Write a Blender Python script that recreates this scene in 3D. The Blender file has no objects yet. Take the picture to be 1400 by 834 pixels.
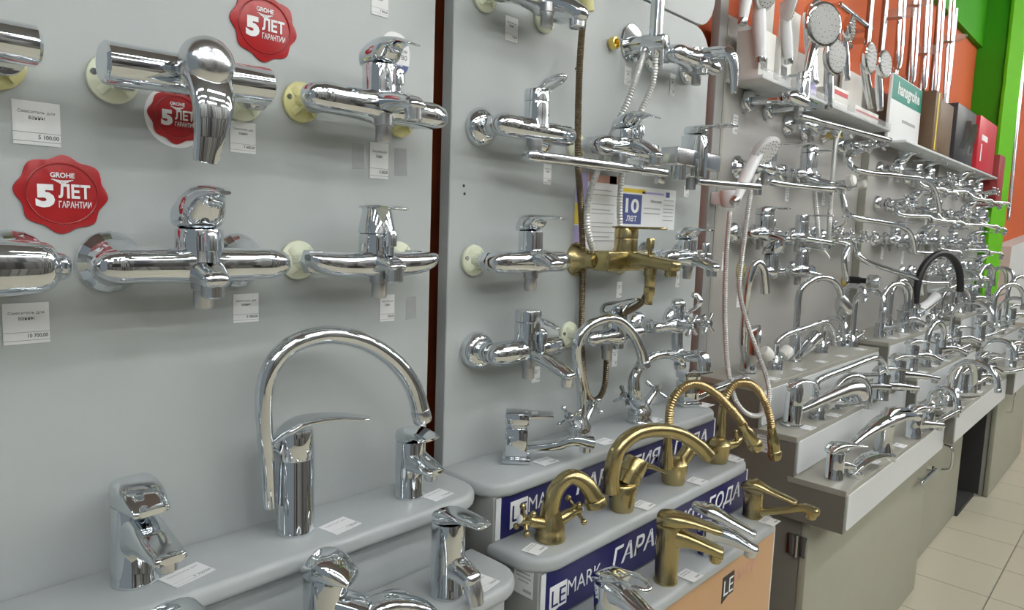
import bpy, bmesh, math, random
from mathutils import Vector, Matrix
V = Vector
random.seed(7)
SC = bpy.context.scene
COL = SC.collection
# ------------------------------------------------------------------ camera
FPX = 954.84
_y, _p, _r = [math.radians(a) for a in (46.94, 6.413, 2.02)]
_F = V((math.sin(_y)*math.cos(_p), math.cos(_y)*math.cos(_p), -math.sin(_p)))
_R0 = V((math.cos(_y), -math.sin(_y), 0)); _U0 = _R0.cross(_F)
CR = _R0*math.cos(_r) + _U0*math.sin(_r)
CU = -_R0*math.sin(_r) + _U0*math.cos(_r)
CAM = V((0, 0, 1.4))
cd = bpy.data.cameras.new('camera'); co = bpy.data.objects.new('camera', cd); COL.objects.link(co)
cd.sensor_width = 36; cd.sensor_fit = 'HORIZONTAL'; cd.lens = FPX/1400*36; cd.clip_start = .02
m = Matrix((CR, CU, -_F)).transposed().to_4x4(); m.translation = CAM; co.matrix_world = m
SC.camera = co
def W(px, py, X=None, Y=None, Z=None):
    """the point of a real plane (X=, Y= or Z=) that the photo shows at this pixel"""
    d = CR*((px-700)/FPX) - CU*((py-417)/FPX) + _F
    t = X/d.x if X is not None else Y/d.y if Y is not None else (Z-CAM.z)/d.z
    return CAM + d*t
# ------------------------------------------------------------------ light
wd = bpy.data.worlds.new('world'); SC.world = wd; wd.use_nodes = True
wd.node_tree.nodes['Background'].inputs[0].default_value = (.80, .90, .95, 1)
wd.node_tree.nodes['Background'].inputs[1].default_value = .25
LAMP = 31.0
vs = SC.view_settings
vs.view_transform = 'Standard'; vs.look = 'None'; vs.gamma = 1; vs.use_curve_mapping = False
vs.exposure = 0.0
# ------------------------------------------------------------------ materials
def mat(name, col, rough=.5, metal=0., noise=0., nscale=40, bump=0., emit=0., alpha=None, spec=None, col2=None, nstretch=None):
    m = bpy.data.materials.new(name); m.use_nodes = True
    nt = m.node_tree; b = nt.nodes['Principled BSDF']
    c = tuple(col)+(1,)
    b.inputs['Base Color'].default_value = c
    b.inputs['Roughness'].default_value = rough; b.inputs['Metallic'].default_value = metal
    if spec is not None: b.inputs['Specular IOR Level'].default_value = spec
    if noise or bump:
        tc = nt.nodes.new('ShaderNodeTexCoord'); n = nt.nodes.new('ShaderNodeTexNoise')
        mp = nt.nodes.new('ShaderNodeMapping'); nt.links.new(tc.outputs['Object'], mp.inputs[0])
        if nstretch: mp.inputs['Scale'].default_value = nstretch
        n.inputs['Scale'].default_value = nscale; n.inputs['Detail'].default_value = 4
        nt.links.new(mp.outputs[0], n.inputs['Vector'])
        if noise:
            mx = nt.nodes.new('ShaderNodeMix'); mx.data_type = 'RGBA'
            mx.inputs[6].default_value = tuple(x*(1-noise) for x in col)+(1,)
            mx.inputs[7].default_value = (tuple(col2)+(1,)) if col2 else tuple(min(1, x*(1+noise)) for x in col)+(1,)
            nt.links.new(n.outputs[0], mx.inputs[0]); nt.links.new(mx.outputs[2], b.inputs['Base Color'])
        if bump:
            bp = nt.nodes.new('ShaderNodeBump'); bp.inputs['Strength'].default_value = bump; bp.inputs['Distance'].default_value = .002
            nt.links.new(n.outputs[0], bp.inputs['Height']); nt.links.new(bp.outputs[0], b.inputs['Normal'])
    if emit:
        b.inputs['Emission Color'].default_value = c; b.inputs['Emission Strength'].default_value = emit
    if alpha is not None: b.inputs['Alpha'].default_value = alpha
    return m
CH = mat('chrome', (.725, .76, .79), .05, 1)
CHS = mat('chrome_satin', (.70, .72, .74), .2, 1)
STH = mat('steel_hose_metal', (.62, .63, .62), .40, .6)
CHD = mat('chrome_thread', (.52, .53, .54), .28, 1)
BR = mat('antique_brass', (.45, .375, .19), .26, 1, noise=.12, nscale=25)
BRD = mat('bronze_hose_metal', (.20, .16, .11), .4, 1)
BRS = mat('brass_spring_metal', (.43, .33, .17), .3, 1)
BRY = mat('raw_brass', (.75, .58, .18), .25, 1)
IVO = mat('ivory_plastic', (.70, .74, .58), .45)
IVY = mat('yellowed_plastic', (.60, .58, .28), .45)
WHP = mat('white_plastic', (.78, .80, .82), .3)
WHK = mat('white_knob_plastic', (.74, .74, .70), .4)
BLK = mat('black_rubber', (.012, .012, .013), .45)
DRK = mat('gap_shade', (.03, .03, .03), .7)
BOARD = mat('grey_laminate', (.415, .447, .447), .35, noise=.05, nscale=5, spec=.35)
SHELF = mat('grey_shelf_laminate', (.40, .43, .44), .38, noise=.04, nscale=60, spec=.4)
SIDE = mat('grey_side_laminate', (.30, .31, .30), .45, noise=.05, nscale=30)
TAUPE = mat('taupe_laminate', (.335, .33, .285), .42, noise=.06, nscale=30)
TAUB = mat('taupe_board_laminate', (.40, .395, .375), .42, noise=.04, nscale=8)
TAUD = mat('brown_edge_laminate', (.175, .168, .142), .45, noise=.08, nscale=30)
DOORM = mat('beige_door_laminate', (.345, .345, .275), .4, noise=.04, nscale=20)
WHL = mat('white_laminate', (.66, .69, .70), .3)
PAPER = mat('white_paper', (.80, .82, .83), .7)
INK = mat('grey_ink', (.10, .10, .11), .8)
INKL = mat('pale_ink', (.42, .43, .45), .8)
RED = mat('red_seal_print', (.37, .014, .017), .3, noise=.15, nscale=30)
REDD = mat('dark_red_emboss', (.30, .012, .014), .3)
WHT = mat('white_print', (.85, .87, .88), .5)
NAVY = mat('navy_print', (.012, .012, .10), .3)
BLUE = mat('blue_print', (.075, .10, .27), .4)
ORG = mat('orange_print', (.55, .30, .13), .35, noise=.25, nscale=2.2, col2=(.62, .38, .20))
PINK = mat('pink_print', (.60, .33, .26), .5)
CORAL = mat('coral_wall_paint', (.56, .125, .045), .6, spec=.15, noise=.04, nscale=3)
GREEN = mat('green_paint', (.055, .33, .012), .6, spec=.15, noise=.05, nscale=8)
LIME = mat('lime_edge_green', (.13, .46, .012), .6, spec=.1, noise=.08, nscale=20)
WALLW = mat('white_wall_paint', (.62, .64, .63), .7, noise=.03, nscale=3)
WALLG = mat('grey_goods_wall', (.30, .31, .31), .7, noise=.5, nscale=1.6)
def stripe_mat():  # invented stripes for the unseen wall, added for contrast in chrome reflections
    m = mat('reflection_stripes', (.3, .3, .3), .5); nt = m.node_tree; b = nt.nodes['Principled BSDF']
    tc = nt.nodes.new('ShaderNodeTexCoord'); mp = nt.nodes.new('ShaderNodeMapping'); br = nt.nodes.new('ShaderNodeTexBrick'); n = nt.nodes.new('ShaderNodeTexWhiteNoise')
    mp.inputs['Rotation'].default_value = (math.pi/2, 0, 0)
    nt.links.new(tc.outputs['Object'], mp.inputs[0]); nt.links.new(mp.outputs[0], br.inputs['Vector'])
    br.inputs['Scale'].default_value = 1; br.inputs['Brick Width'].default_value = .23; br.inputs['Row Height'].default_value = 1.05; br.inputs['Mortar Size'].default_value = .02; br.inputs['Bias'].default_value = -.1
    br.inputs['Color1'].default_value = (.015, .015, .017, 1); br.inputs['Color2'].default_value = (.34, .345, .33, 1); br.inputs['Mortar'].default_value = (.05, .045, .04, 1)
    nt.links.new(br.outputs['Color'], b.inputs['Base Color'])
    return m
STRIPES = stripe_mat()
CEIL = mat('ceiling_paint', (.30, .31, .31), .8)
CARD = mat('white_carton', (.83, .83, .79), .5)
CARDB = mat('brown_carton', (.16, .10, .055), .5, noise=.2, nscale=12)
CARDK = mat('dark_carton', (.05, .05, .052), .4)
CARDR = mat('red_carton', (.55, .02, .035), .4)
TEAL = mat('teal_print', (.0, .24, .175), .4)
YEL = mat('yellow_print', (.75, .58, .05), .5)
LAV = mat('lavender_print', (.42, .38, .66), .5)
GLO = mat('lamp_diffuser', (1, 1, .98), .5, emit=LAMP)
LHS = mat('lamp_housing', (.7, .7, .7), .5)
CLEAR = mat('clear_plastic', (.85, .88, .9), .12, alpha=.22)
TAPE = mat('clear_tape', (.75, .78, .80), .25, alpha=.35)
CHK = mat('dark_chrome', (.35, .36, .37), .15, 1)
SPRAY = mat('grey_spray_plate', (.36, .37, .36), .4)
RDDOT = mat('red_dot', (.6, .02, .03), .4)
def tile_mat():
    m = mat('beige_floor_tile', (.52, .49, .42), .28); nt = m.node_tree; b = nt.nodes['Principled BSDF']
    tc = nt.nodes.new('ShaderNodeTexCoord'); mp = nt.nodes.new('ShaderNodeMapping'); br = nt.nodes.new('ShaderNodeTexBrick')
    mp.inputs['Location'].default_value = (-3.254, -.386, 0)
    nt.links.new(tc.outputs['Object'], mp.inputs[0]); nt.links.new(mp.outputs[0], br.inputs['Vector'])
    br.offset = 0; br.inputs['Scale'].default_value = 1; br.inputs['Brick Width'].default_value = .331; br.inputs['Row Height'].default_value = .333
    br.inputs['Mortar Size'].default_value = .0028; br.inputs['Mortar Smooth'].default_value = .3
    br.inputs['Color1'].default_value = (.56, .525, .41, 1); br.inputs['Color2'].default_value = (.54, .515, .405, 1)
    br.inputs['Mortar'].default_value = (.20, .185, .15, 1)
    nt.links.new(br.outputs['Color'], b.inputs['Base Color'])
    return m
TILE = tile_mat()
# ------------------------------------------------------------------ mesh tools
def cat_rom(P, t):
    n = len(P)-1
    if n == 0: return P[0]
    i = min(int(t*n), n-1); u = t*n-i
    p1, p2 = P[i], P[i+1]
    p0 = P[i-1] if i > 0 else p1*2-p2
    p3 = P[i+2] if i+2 <= n else p2*2-p1
    return .5*((2*p1)+(p2-p0)*u+(2*p0-5*p1+4*p2-p3)*u*u+(3*p1-p0-3*p2+p3)*u*u*u)
def sweep(bm, pts, rad, seg=14, n=5, e=2., up=None, cap='flat', lin=False, closed=False):
    pts = [V(p) for p in pts]
    if not isinstance(rad, (list,)): rad = [rad]*len(pts)
    rad = [V((r, r)) if not isinstance(r, (tuple, V)) else V(r) for r in rad]
    if closed: pts = pts+[pts[0]]; rad = rad+[rad[0]]
    N = (len(pts)-1)*(1 if lin else n)
    if closed:
        k = len(pts)-1
        Pp = [pts[(i) % k] for i in range(-2, k+3)]
        C = []
        for j in range(k*n):
            C.append(cat_rom(Pp, (2+j/n)/(len(Pp)-1)))
        S = [V((cat_rom([V((r.x, r.y, 0)) for r in [rad[i % k] for i in range(-2, k+3)]], (2+j/n)/(len(Pp)-1)))[:2]) for j in range(k*n)]
    else:
        C = [cat_rom(pts, j/N) for j in range(N+1)] if not lin else pts
        S = []
        for j in range(N+1):
            t = j/N*(len(rad)-1); i = min(int(t), len(rad)-2); S.append(rad[i].lerp(rad[i+1], t-i))
    rings = []; prev = None
    L = len(C)
    for j in range(L):
        if closed: t = C[(j+1) % L]-C[j-1]
        else: t = C[min(j+1, L-1)]-C[max(j-1, 0)]
        if t.length < 1e-9: t = V((0, 0, 1))
        t.normalize()
        if up is not None:
            s = t.cross(V(up))
            if s.length < 1e-4: s = prev if prev is not None else V((1, 0, 0))
        else:
            if prev is None:
                a = V((0, 0, 1)) if abs(t.z) < .9 else V((1, 0, 0)); s = t.cross(a)
            else: s = prev-t*prev.dot(t)
        s.normalize(); u = s.cross(t); prev = s
        rings.append((C[j], s, u, t, S[j]))
    def ring(c, s, u, w, h):
        vs = []
        for k in range(seg):
            a = 2*math.pi*k/seg; ca, sa = math.cos(a), math.sin(a)
            x = math.copysign(abs(ca)**(2/e), ca)*w; y = math.copysign(abs(sa)**(2/e), sa)*h
            vs.append(bm.verts.new(c+s*x+u*y))
        return vs
    R = []
    def capring(rg, sign, first):
        c, s, u, t, z = rg; h = min(z.x, z.y); out = []
        if cap == 'dome':
            for a in (25, 50, 75):
                k = math.cos(math.radians(a)); out.append(ring(c+t*(sign*h*math.sin(math.radians(a))), s, u, z.x-h*(1-k), z.y-h*(1-k)))
        elif cap == 'flat':
            out.append(ring(c+t*(sign*h*.10), s, u, z.x-h*.12, z.y-h*.12))
        return out
    mid = [ring(c, s, u, z.x, z.y) for c, s, u, t, z in rings]
    if closed: R = mid+[mid[0]]
    else: R = list(reversed(capring(rings[0], -1, 1)))+mid+capring(rings[-1], 1, 0)
    for a, b in zip(R, R[1:]):
        for k in range(seg):
            try: bm.faces.new((a[k], a[(k+1) % seg], b[(k+1) % seg], b[k]))
            except ValueError: pass
    if not closed:
        bm.faces.new(list(reversed(R[0]))); bm.faces.new(R[-1])
def lathe(bm, o, ax, prof, seg=24):
    o = V(o); ax = V(ax).normalized()
    a = V((0, 0, 1)) if abs(ax.z) < .9 else V((1, 0, 0))
    s = ax.cross(a).normalized(); u = s.cross(ax)
    R = []
    for r, h in prof:
        if r < 1e-6: R.append([bm.verts.new(o+ax*h)])
        else: R.append([bm.verts.new(o+ax*h+s*(r*math.cos(2*math.pi*k/seg))+u*(r*math.sin(2*math.pi*k/seg))) for k in range(seg)])
    for A, B in zip(R, R[1:]):
        for k in range(seg):
            a0, a1 = A[k % len(A)], A[(k+1) % len(A)]; b0, b1 = B[k % len(B)], B[(k+1) % len(B)]
            f = []
            for v in (a0, a1, b1, b0):
                if v not in f: f.append(v)
            if len(f) > 2: bm.faces.new(f)
    for A, rev in ((R[0], True), (R[-1], False)):
        if len(A) > 2: bm.faces.new(list(reversed(A)) if rev else A)
def ball(bm, o, r, seg=14, n=7):
    lathe(bm, o, (0, 0, 1), [(r*math.sin(math.pi*i/n), -r*math.cos(math.pi*i/n)) for i in range(n+1)], seg)
def box(bm, lo, hi, bev=0., segs=2, M=None):
    lo, hi = V(lo), V(hi)
    g = bmesh.ops.create_cube(bm, size=1)
    for v in g['verts']:
        v.co = V((lo.x+(v.co.x+.5)*(hi.x-lo.x), lo.y+(v.co.y+.5)*(hi.y-lo.y), lo.z+(v.co.z+.5)*(hi.z-lo.z)))
        if M: v.co = M @ v.co
    if bev:
        ed = list({e for v in g['verts'] for e in v.link_edges})
        bmesh.ops.bevel(bm, geom=ed, offset=bev, segments=segs, profile=.5, affect='EDGES')
def prism(bm, poly, o, a, b, nrm, th, bev=0., segs=2):
    """poly (2D) laid out on axes a,b at o, thickened along nrm"""
    o, a, b, nrm = V(o), V(a), V(b), V(nrm)
    lo = [bm.verts.new(o+a*x+b*y) for x, y in poly]
    f = bm.faces.new(lo)
    r = bmesh.ops.extrude_face_region(bm, geom=[f])
    top = [v for v in r['geom'] if isinstance(v, bmesh.types.BMVert)]
    for v in top: v.co += nrm*th
    fs = [g for g in r['geom'] if isinstance(g, bmesh.types.BMFace)]
    if bev:
        es = list({e for g in fs+[f] if g.is_valid for e in g.edges})
        bmesh.ops.bevel(bm, geom=es, offset=bev, segments=segs, profile=.5, affect='EDGES')
def rrect(x0, y0, x1, y1, r, k=6, corners=(1, 1, 1, 1)):
    P = []
    for (cx, cy, a0, on) in ((x1-r, y1-r, 0, corners[0]), (x0+r, y1-r, 90, corners[1]), (x0+r, y0+r, 180, corners[2]), (x1-r, y0+r, 270, corners[3])):
        if on:
            for i in range(k+1):
                a = math.radians(a0+90*i/k); P.append((cx+r*math.cos(a), cy+r*math.sin(a)))
        else:
            a = math.radians(a0+45); P.append((cx+r*(1 if math.cos(a) > 0 else -1), cy+r*(1 if math.sin(a) > 0 else -1)))
    return P
def hose(bm, pts, r, pitch=.0035, seg=10, k=.84):
    pts = [V(p) for p in pts]
    C = [cat_rom(pts, j/400) for j in range(401)]
    L = [0]
    for a, b in zip(C, C[1:]): L.append(L[-1]+(b-a).length)
    N = max(6, int(L[-1]/pitch*2)); out = []; rr = []; i = 0
    for j in range(N+1):
        s = L[-1]*j/N
        while i < 399 and L[i+1] < s: i += 1
        t = (s-L[i])/max(1e-9, L[i+1]-L[i]); out.append(C[i].lerp(C[i+1], t)); rr.append(r if j % 2 else r*k)
    sweep(bm, out, rr, seg=seg, lin=True, cap='none')
_txt = {}
def loftf(bm, q, secs, e=3., seg=20, n=3):
    """solid laid along the forward axis: sections (f, z bottom, z top, half width)"""
    P = [V((s[0], s[1], s[2])) for s in secs]; Wd = [V((s[3], 0, 0)) for s in secs]; N = (len(secs)-1)*n
    R = []
    S = [(cat_rom(P, j/N), cat_rom(Wd, j/N).x) for j in range(N+1)]
    f0, f1 = S[0], S[-1]
    def sh(s, df, k):
        p, w = s; c = (p.y+p.z)/2; h = (p.z-p.y)/2*k; return (V((p.x+df, c-h, c+h)), w*k)
    S = [sh(f0, -.0016, .80), sh(f0, -.0006, .93)]+S+[sh(f1, .0006, .93), sh(f1, .0016, .80)]
    for p, w in S:
        c, h = (p.y+p.z)/2, (p.z-p.y)/2; rg = []
        for k in range(seg):
            t = 2*math.pi*k/seg; ca, sa = math.cos(t), math.sin(t)
            rg.append(bm.verts.new(q(p.x, math.copysign(abs(ca)**(2/e), ca)*w, c+math.copysign(abs(sa)**(2/e), sa)*h)))
        R.append(rg)
    for A, Bq in zip(R, R[1:]):
        for k in range(seg): bm.faces.new((A[k], A[(k+1) % seg], Bq[(k+1) % seg], Bq[k]))
    bm.faces.new(list(reversed(R[0]))); bm.faces.new(R[-1])
def text_geo(s, bold=0.):
    key = (s, bold)
    if key not in _txt:
        c = bpy.data.curves.new('lettering', 'FONT'); c.body = s; c.offset = bold; c.resolution_u = 3
        o = bpy.data.objects.new('lettering', c); COL.objects.link(o)
        bpy.context.view_layer.update()
        me = bpy.data.meshes.new_from_object(o.evaluated_get(bpy.context.evaluated_depsgraph_get()))
        vs = [v.co.copy() for v in me.vertices]; fs = [tuple(p.vertices) for p in me.polygons]
        bpy.data.objects.remove(o); bpy.data.curves.remove(c); bpy.data.meshes.remove(me)
        x0 = min(v.x for v in vs); x1 = max(v.x for v in vs); y0 = min(v.y for v in vs); y1 = max(v.y for v in vs)
        _txt[key] = ([((v.x-x0)/(x1-x0), (v.y-y0)/(y1-y0)) for v in vs], fs)
    return _txt[key]
def text(bm, s, o, a, b, nrm=None, lift=.0006, bold=0.):
    """lettering filling the parallelogram o + a*u + b*v"""
    o, a, b = V(o), V(a), V(b)
    n = (a.cross(b)).normalized() if nrm is None else V(nrm)
    P, Fc = text_geo(s, bold)
    vs = [bm.verts.new(o+a*x+b*y+n*lift) for x, y in P]
    for f in Fc:
        try: bm.faces.new([vs[i] for i in f])
        except ValueError: pass
def quad(bm, o, a, b, lift=.0006):
    o, a, b = V(o), V(a), V(b); n = a.cross(b).normalized()*lift
    bm.faces.new([bm.verts.new(p+n) for p in (o, o+a, o+a+b, o+b)])
# ------------------------------------------------------------------ objects
def root_loc(o):
    p = V((0, 0, 0))
    while o is not None: p += o.location; o = o.parent
    return p
def obj(name, bm, m, parent=None, loc=None, ang=38, label=None):
    me = bpy.data.meshes.new(name)
    base = root_loc(parent) if parent else V(loc) if loc is not None else V((0, 0, 0))
    bmesh.ops.recalc_face_normals(bm, faces=bm.faces[:])
    if base.length: bmesh.ops.translate(bm, verts=bm.verts[:], vec=-base)
    bm.to_mesh(me); bm.free()
    me.shade_smooth(); me.set_sharp_from_angle(angle=math.radians(ang))
    me.materials.append(m)
    o = bpy.data.objects.new(name, me); COL.objects.link(o)
    if parent: o.parent = parent
    else: o.location = base
    if label: o['label'] = label
    return o
def thing(name, label, cat, loc, group=None):
    o = bpy.data.objects.new(name, None); COL.objects.link(o); o.location = V(loc); o.empty_display_size = .02
    o['label'] = label; o['category'] = cat
    if group: o['group'] = group
    return o
def tag(o, label, cat, group=None):
    o['label'] = label; o['category'] = cat
    if group: o['group'] = group
    return o
def struct(name, bm, m, loc=None):
    o = obj(name, bm, m, None, loc); o['kind'] = 'structure'; return o
B = bmesh.new
def bbox(lo, hi, bev=0., segs=2):
    bm = B(); box(bm, lo, hi, bev, segs); return bm
def dup(root, loc, rz, label, scale=1., group=None):
    r = root.copy(); COL.objects.link(r); r.location = V(loc); r.rotation_euler = (0, 0, rz); r.scale = (scale,)*3
    r['label'] = label
    if group: r['group'] = group
    for ch in list(root.children):
        c = ch.copy(); COL.objects.link(c); c.parent = r
        for g in list(ch.children):
            d = g.copy(); COL.objects.link(d); d.parent = c
    return r
# ------------------------------------------------------------------ setting
YB = .86                                                       # face of the two near boards
struct('floor', bbox((-2.5, -3.2, -.05), (11, 1.12, 0)), TILE)
struct('wall_back', bbox((-2.5, 1.02, 0), (11, 1.12, 3.4)), CORAL)
struct('ceiling', bbox((-2.5, -3.2, 3.4), (11, 1.12, 3.5)), CEIL)
struct('wall_front', bbox((-2.5, -3.3, 0), (11, -3.2, 3.4)), STRIPES)
bm = B(); prism(bm, [(6.6, 0), (8.2, 0), (8.2, 1.5), (6.6, 1.38)], (0, .9, 0), (1, 0, 0), (0, 0, 1), (0, 1, 0), .12)
struct('wall_end', bm, WALLW)
bm = B(); box(bm, (1.80, .95, 0), (1.846, .975, 3.0), .003); struct('trim_1', bm, SIDE)
# green pillar, its chipped front strip in a lighter green
bm = B(); box(bm, (5.3, .86, 0), (5.78, 1.02, 3.4)); box(bm, (3.72, .99, 2.62), (5.3, 1.02, 3.4)); p = struct('trim_2', bm, GREEN)
bm = B()
P = []
for i in range(41): P.append((5.285+random.uniform(-.008, .008), .3+i*3.1/40))
P += [(5.80, 3.4), (5.80, .3)]
prism(bm, P, (0, .845, 0), (1, 0, 0), (0, 0, 1), (0, 1, 0), .016); struct('trim_3', bm, LIME)
# ceiling lamps (rows of fluorescent troffers over the aisle)
lamp0 = None
for row, y in enumerate((-.9, -1.9, -2.9)):
    for k in range(7):
        x = -1.9+k*1.75+(.4 if row % 2 else 0)
        if lamp0 is None:
            lamp0 = thing('ceiling_light', 'long white fluorescent ceiling light above the shop aisle', 'ceiling light', (x, y, 3.4), 'ceiling lights over the aisle')
            bm = B(); box(bm, (x-.64, y-.11, 3.34), (x+.64, y+.11, 3.4), .008); obj('housing', bm, LHS, lamp0)
            bm = B()
            for dy in (-.05, .05): sweep(bm, [(x-.6, y+dy, 3.325), (x+.6, y+dy, 3.325)], .018, seg=10, lin=True, cap='dome')
            obj('tube', bm, GLO, lamp0)
        else: dup(lamp0, (x, y, 3.4), 0, lamp0['label'])

# ------------------------------------------------------------------ near display stands
def shelf_bm(x0, x1, yf, yb, z, th=.025, r=.055, left=True, right=True):
    bm = B(); prism(bm, rrect(x0, yf, x1, yb, r, 8, (0, 0, left, right)), (0, 0, z-th), (1, 0, 0), (0, 1, 0), (0, 0, 1), th, .009, 4); return bm
gs = thing('display_stand', 'grey stepped display stand and board nearest the camera, red round seals on it', 'display stand', (0, YB, 0))
bm = B(); box(bm, (-1.0, YB, 0), (.725, YB+.025, 2.7), .0015); obj('back_board', bm, BOARD, gs)
obj('shelf', shelf_bm(-1.0, .752, .738, YB, .991, left=False), SHELF, gs)
bm = B(); box(bm, (-1.0, .765, .86), (.728, YB-.001, .967), .002); obj('riser', bm, SHELF, gs)
obj('shelf', shelf_bm(-1.0, .745, .640, .766, .890, left=False), SHELF, gs)
bm = B(); box(bm, (-1.0, .668, 0), (.722, YB-.001, .866), .002); obj('base', bm, SHELF, gs)

ls = thing('display_stand', 'grey stepped display stand with dark blue warranty signs and brass taps', 'display stand', (1.17, YB, 0))
for px, py in ((634, 254), (635, 265), (787, 94)):
    p_ = W(px, py, Y=YB); bm = B(); lathe(bm, (p_.x, YB+.001, p_.z), (0, -1, 0), [(.0025, 0), (.0025, .0014), (0, .0014)], 10); obj('screw_hole', bm, BLK, ls)
def lbl_round(x0, x1, z0, z1, r, cor): return rrect(x0, z0, x1, z1, r, 8, cor)
bm = B(); prism(bm, lbl_round(.763, 1.59, .9, 1.882, .075, (1, 0, 0, 0)), (0, YB, 0), (1, 0, 0), (0, 0, 1), (0, 1, 0), .025, .0015, 1); obj('back_board', bm, BOARD, ls)
bm = B(); prism(bm, lbl_round(.763, 1.60, 1.886, 2.7, .075, (0, 0, 0, 1)), (0, YB, 0), (1, 0, 0), (0, 0, 1), (0, 1, 0), .025, .0015, 1); obj('header_board', bm, BOARD, ls)
bm = B(); box(bm, (.80, YB+.026, 0), (1.40, YB+.05, 2.7)); obj('backing_panel', bm, DRK, ls)
obj('shelf', shelf_bm(.752, 1.515, .728, YB, .993), SHELF, ls)
obj('shelf', shelf_bm(.760, 1.500, .636, .745, .898), SHELF, ls)
obj('shelf', shelf_bm(.768, 1.490, .556, .650, .790), SHELF, ls)
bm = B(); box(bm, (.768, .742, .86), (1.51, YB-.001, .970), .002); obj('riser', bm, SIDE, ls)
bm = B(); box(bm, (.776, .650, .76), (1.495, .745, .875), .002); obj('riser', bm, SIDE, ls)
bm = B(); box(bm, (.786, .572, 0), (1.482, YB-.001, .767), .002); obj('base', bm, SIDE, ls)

def sign(name, label, x0, x1, y, z0, z1, face, top=True):
    t = thing(name, label, 'sign', ((x0+x1)/2, y, z0))
    bm = B(); box(bm, (x0, y-.0025, z0), (x1, y, z1), .0006, 1); obj('panel', bm, face, t)
    bm = B(); box(bm, (x0-.012, y-.0015, z0), (x0-.0005, y-.0001, z1)); box(bm, (x1+.0005, y-.0015, z0), (x1+.007, y-.0001, z1)); obj('edge_strip', bm, WHL, t)
    return t
def logo(t, x, y, z, h, boxm, lem, mkm):
    """white tag with LE cut in, then MARK in thin capitals"""
    w = h*1.05
    bm = B(); prism(bm, [(0, -.16*h), (w*.55, .02*h), (w, .02*h), (w, h), (0, h)], (x, y-.0026, z), (1, 0, 0), (0, 0, 1), (0, -1, 0), .0008); lb = obj('logo_tag', bm, boxm, t)
    bm = B(); text(bm, 'LE', (x+.1*w, y-.0035, z+.14*h), (w*.82, 0, 0), (0, 0, h*.68), (0, -1, 0)); obj('lettering', bm, lem, lb)
    bm = B(); text(bm, 'MARK', (x+w*1.05, y-.0027, z+.28*h), (h*2.25, 0, 0), (0, 0, h*.64), (0, -1, 0)); obj('lettering', bm, mkm, t)
def slogan(t, x, y, z, w, h, s):
    bm = B(); text(bm, s, (x, y-.0027, z), (w, 0, 0), (h*.22, 0, h), (0, -1, 0), bold=.022); obj('lettering', bm, WHT, t)
s1 = sign('warranty_sign', 'dark blue warranty sign under the top shelf, behind the brass cross-handle tap', .783, 1.50, .7408, .8985, .9675, NAVY)
logo(s1, .803, .7408, .915, .040, WHT, NAVY, WHT)
slogan(s1, .975, .7408, .915, .49, .038, 'ГАРАНТИЯ 4 ГОДА')
s2 = sign('warranty_sign', 'dark blue warranty sign under the middle shelf, behind the tall brass single-lever tap', .792, 1.488, .6488, .7905, .8725, NAVY)
logo(s2, .800, .6488, .806, .040, WHT, NAVY, WHT)
slogan(s2, .965, .6488, .812, .49, .043, 'ГАРАНТИЯ 4 ГОДА')
s3 = sign('brand_sign', 'orange sign on the front of the blue-signed stand below its lowest shelf', .80, 1.474, .5708, .20, .7645, ORG)
logo(s3, 1.235, .5708, .690, .046, BLK, WHT, PINK)

# ------------------------------------------------------------------ far display counters (board + three tiers + cupboard)
def counter(label, x0, x1, dy, dz, bx0, bx1, by, base, btop=2.0):
    t = thing('display_counter', label, 'display counter', ((x0+x1)/2, by, 0))
    bm = B(); box(bm, (bx0, by, .9), (bx1, by+.030, btop), .0015); obj('back_board', bm, TAUB, t)
    bm = B(); box(bm, (bx0-.0012, by-.0006, .99), (bx0+.012, by+.0285, btop-.01)); obj('edge_strip', bm, TAUPE, t)
    T3 = ((.997+dz, .760+dy, by), (.883+dz, .656+dy, .775+dy), (.776+dz, .525+dy, .672+dy))
    pr = [(by, .997), (.760+dy, .997), (.760+dy, .883), (.656+dy, .883), (.656+dy, .776), (.525+dy, .776), (.525+dy, .664), (by, .664)]
    for xx in (x0, x1-.016):
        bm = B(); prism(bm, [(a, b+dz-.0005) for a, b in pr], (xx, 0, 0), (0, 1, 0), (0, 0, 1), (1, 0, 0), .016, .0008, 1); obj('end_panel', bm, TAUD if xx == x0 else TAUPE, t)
    for i, (z, yf, yb) in enumerate(T3):
        bm = B(); box(bm, (x0-.001, yf-.001, z-.016), (x1-.0005, yb, z), .0012, 1); obj('tier_top', bm, TAUPE, t)
        h = .114 if i == 0 else .107 if i == 1 else .112
        bm = B(); box(bm, (x0+.0165, yf+.001, z-h), (x1-.0165, yf+.016, z-.0165)); fp = obj('front_panel', bm, TAUPE, t)
        bm = B(); prism(bm, rrect(x0+.012, z-h+.004, x1-.004, z-.014, .010, 4), (0, yf-.0035, 0), (1, 0, 0), (0, 0, 1), (0, 1, 0), .005, .0008, 1); obj('white_insert', bm, WHL, fp)
    base(t)
    return t
def c_handle(t, x, y, z, h=.11):
    bm = B(); sweep(bm, [(x, y, z+h/2), (x, y-.03, z+h/2-.012), (x, y-.034, z), (x, y-.03, z-h/2+.012), (x, y, z-h/2)], .005, seg=10); obj('handle', bm, CH, t)
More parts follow.
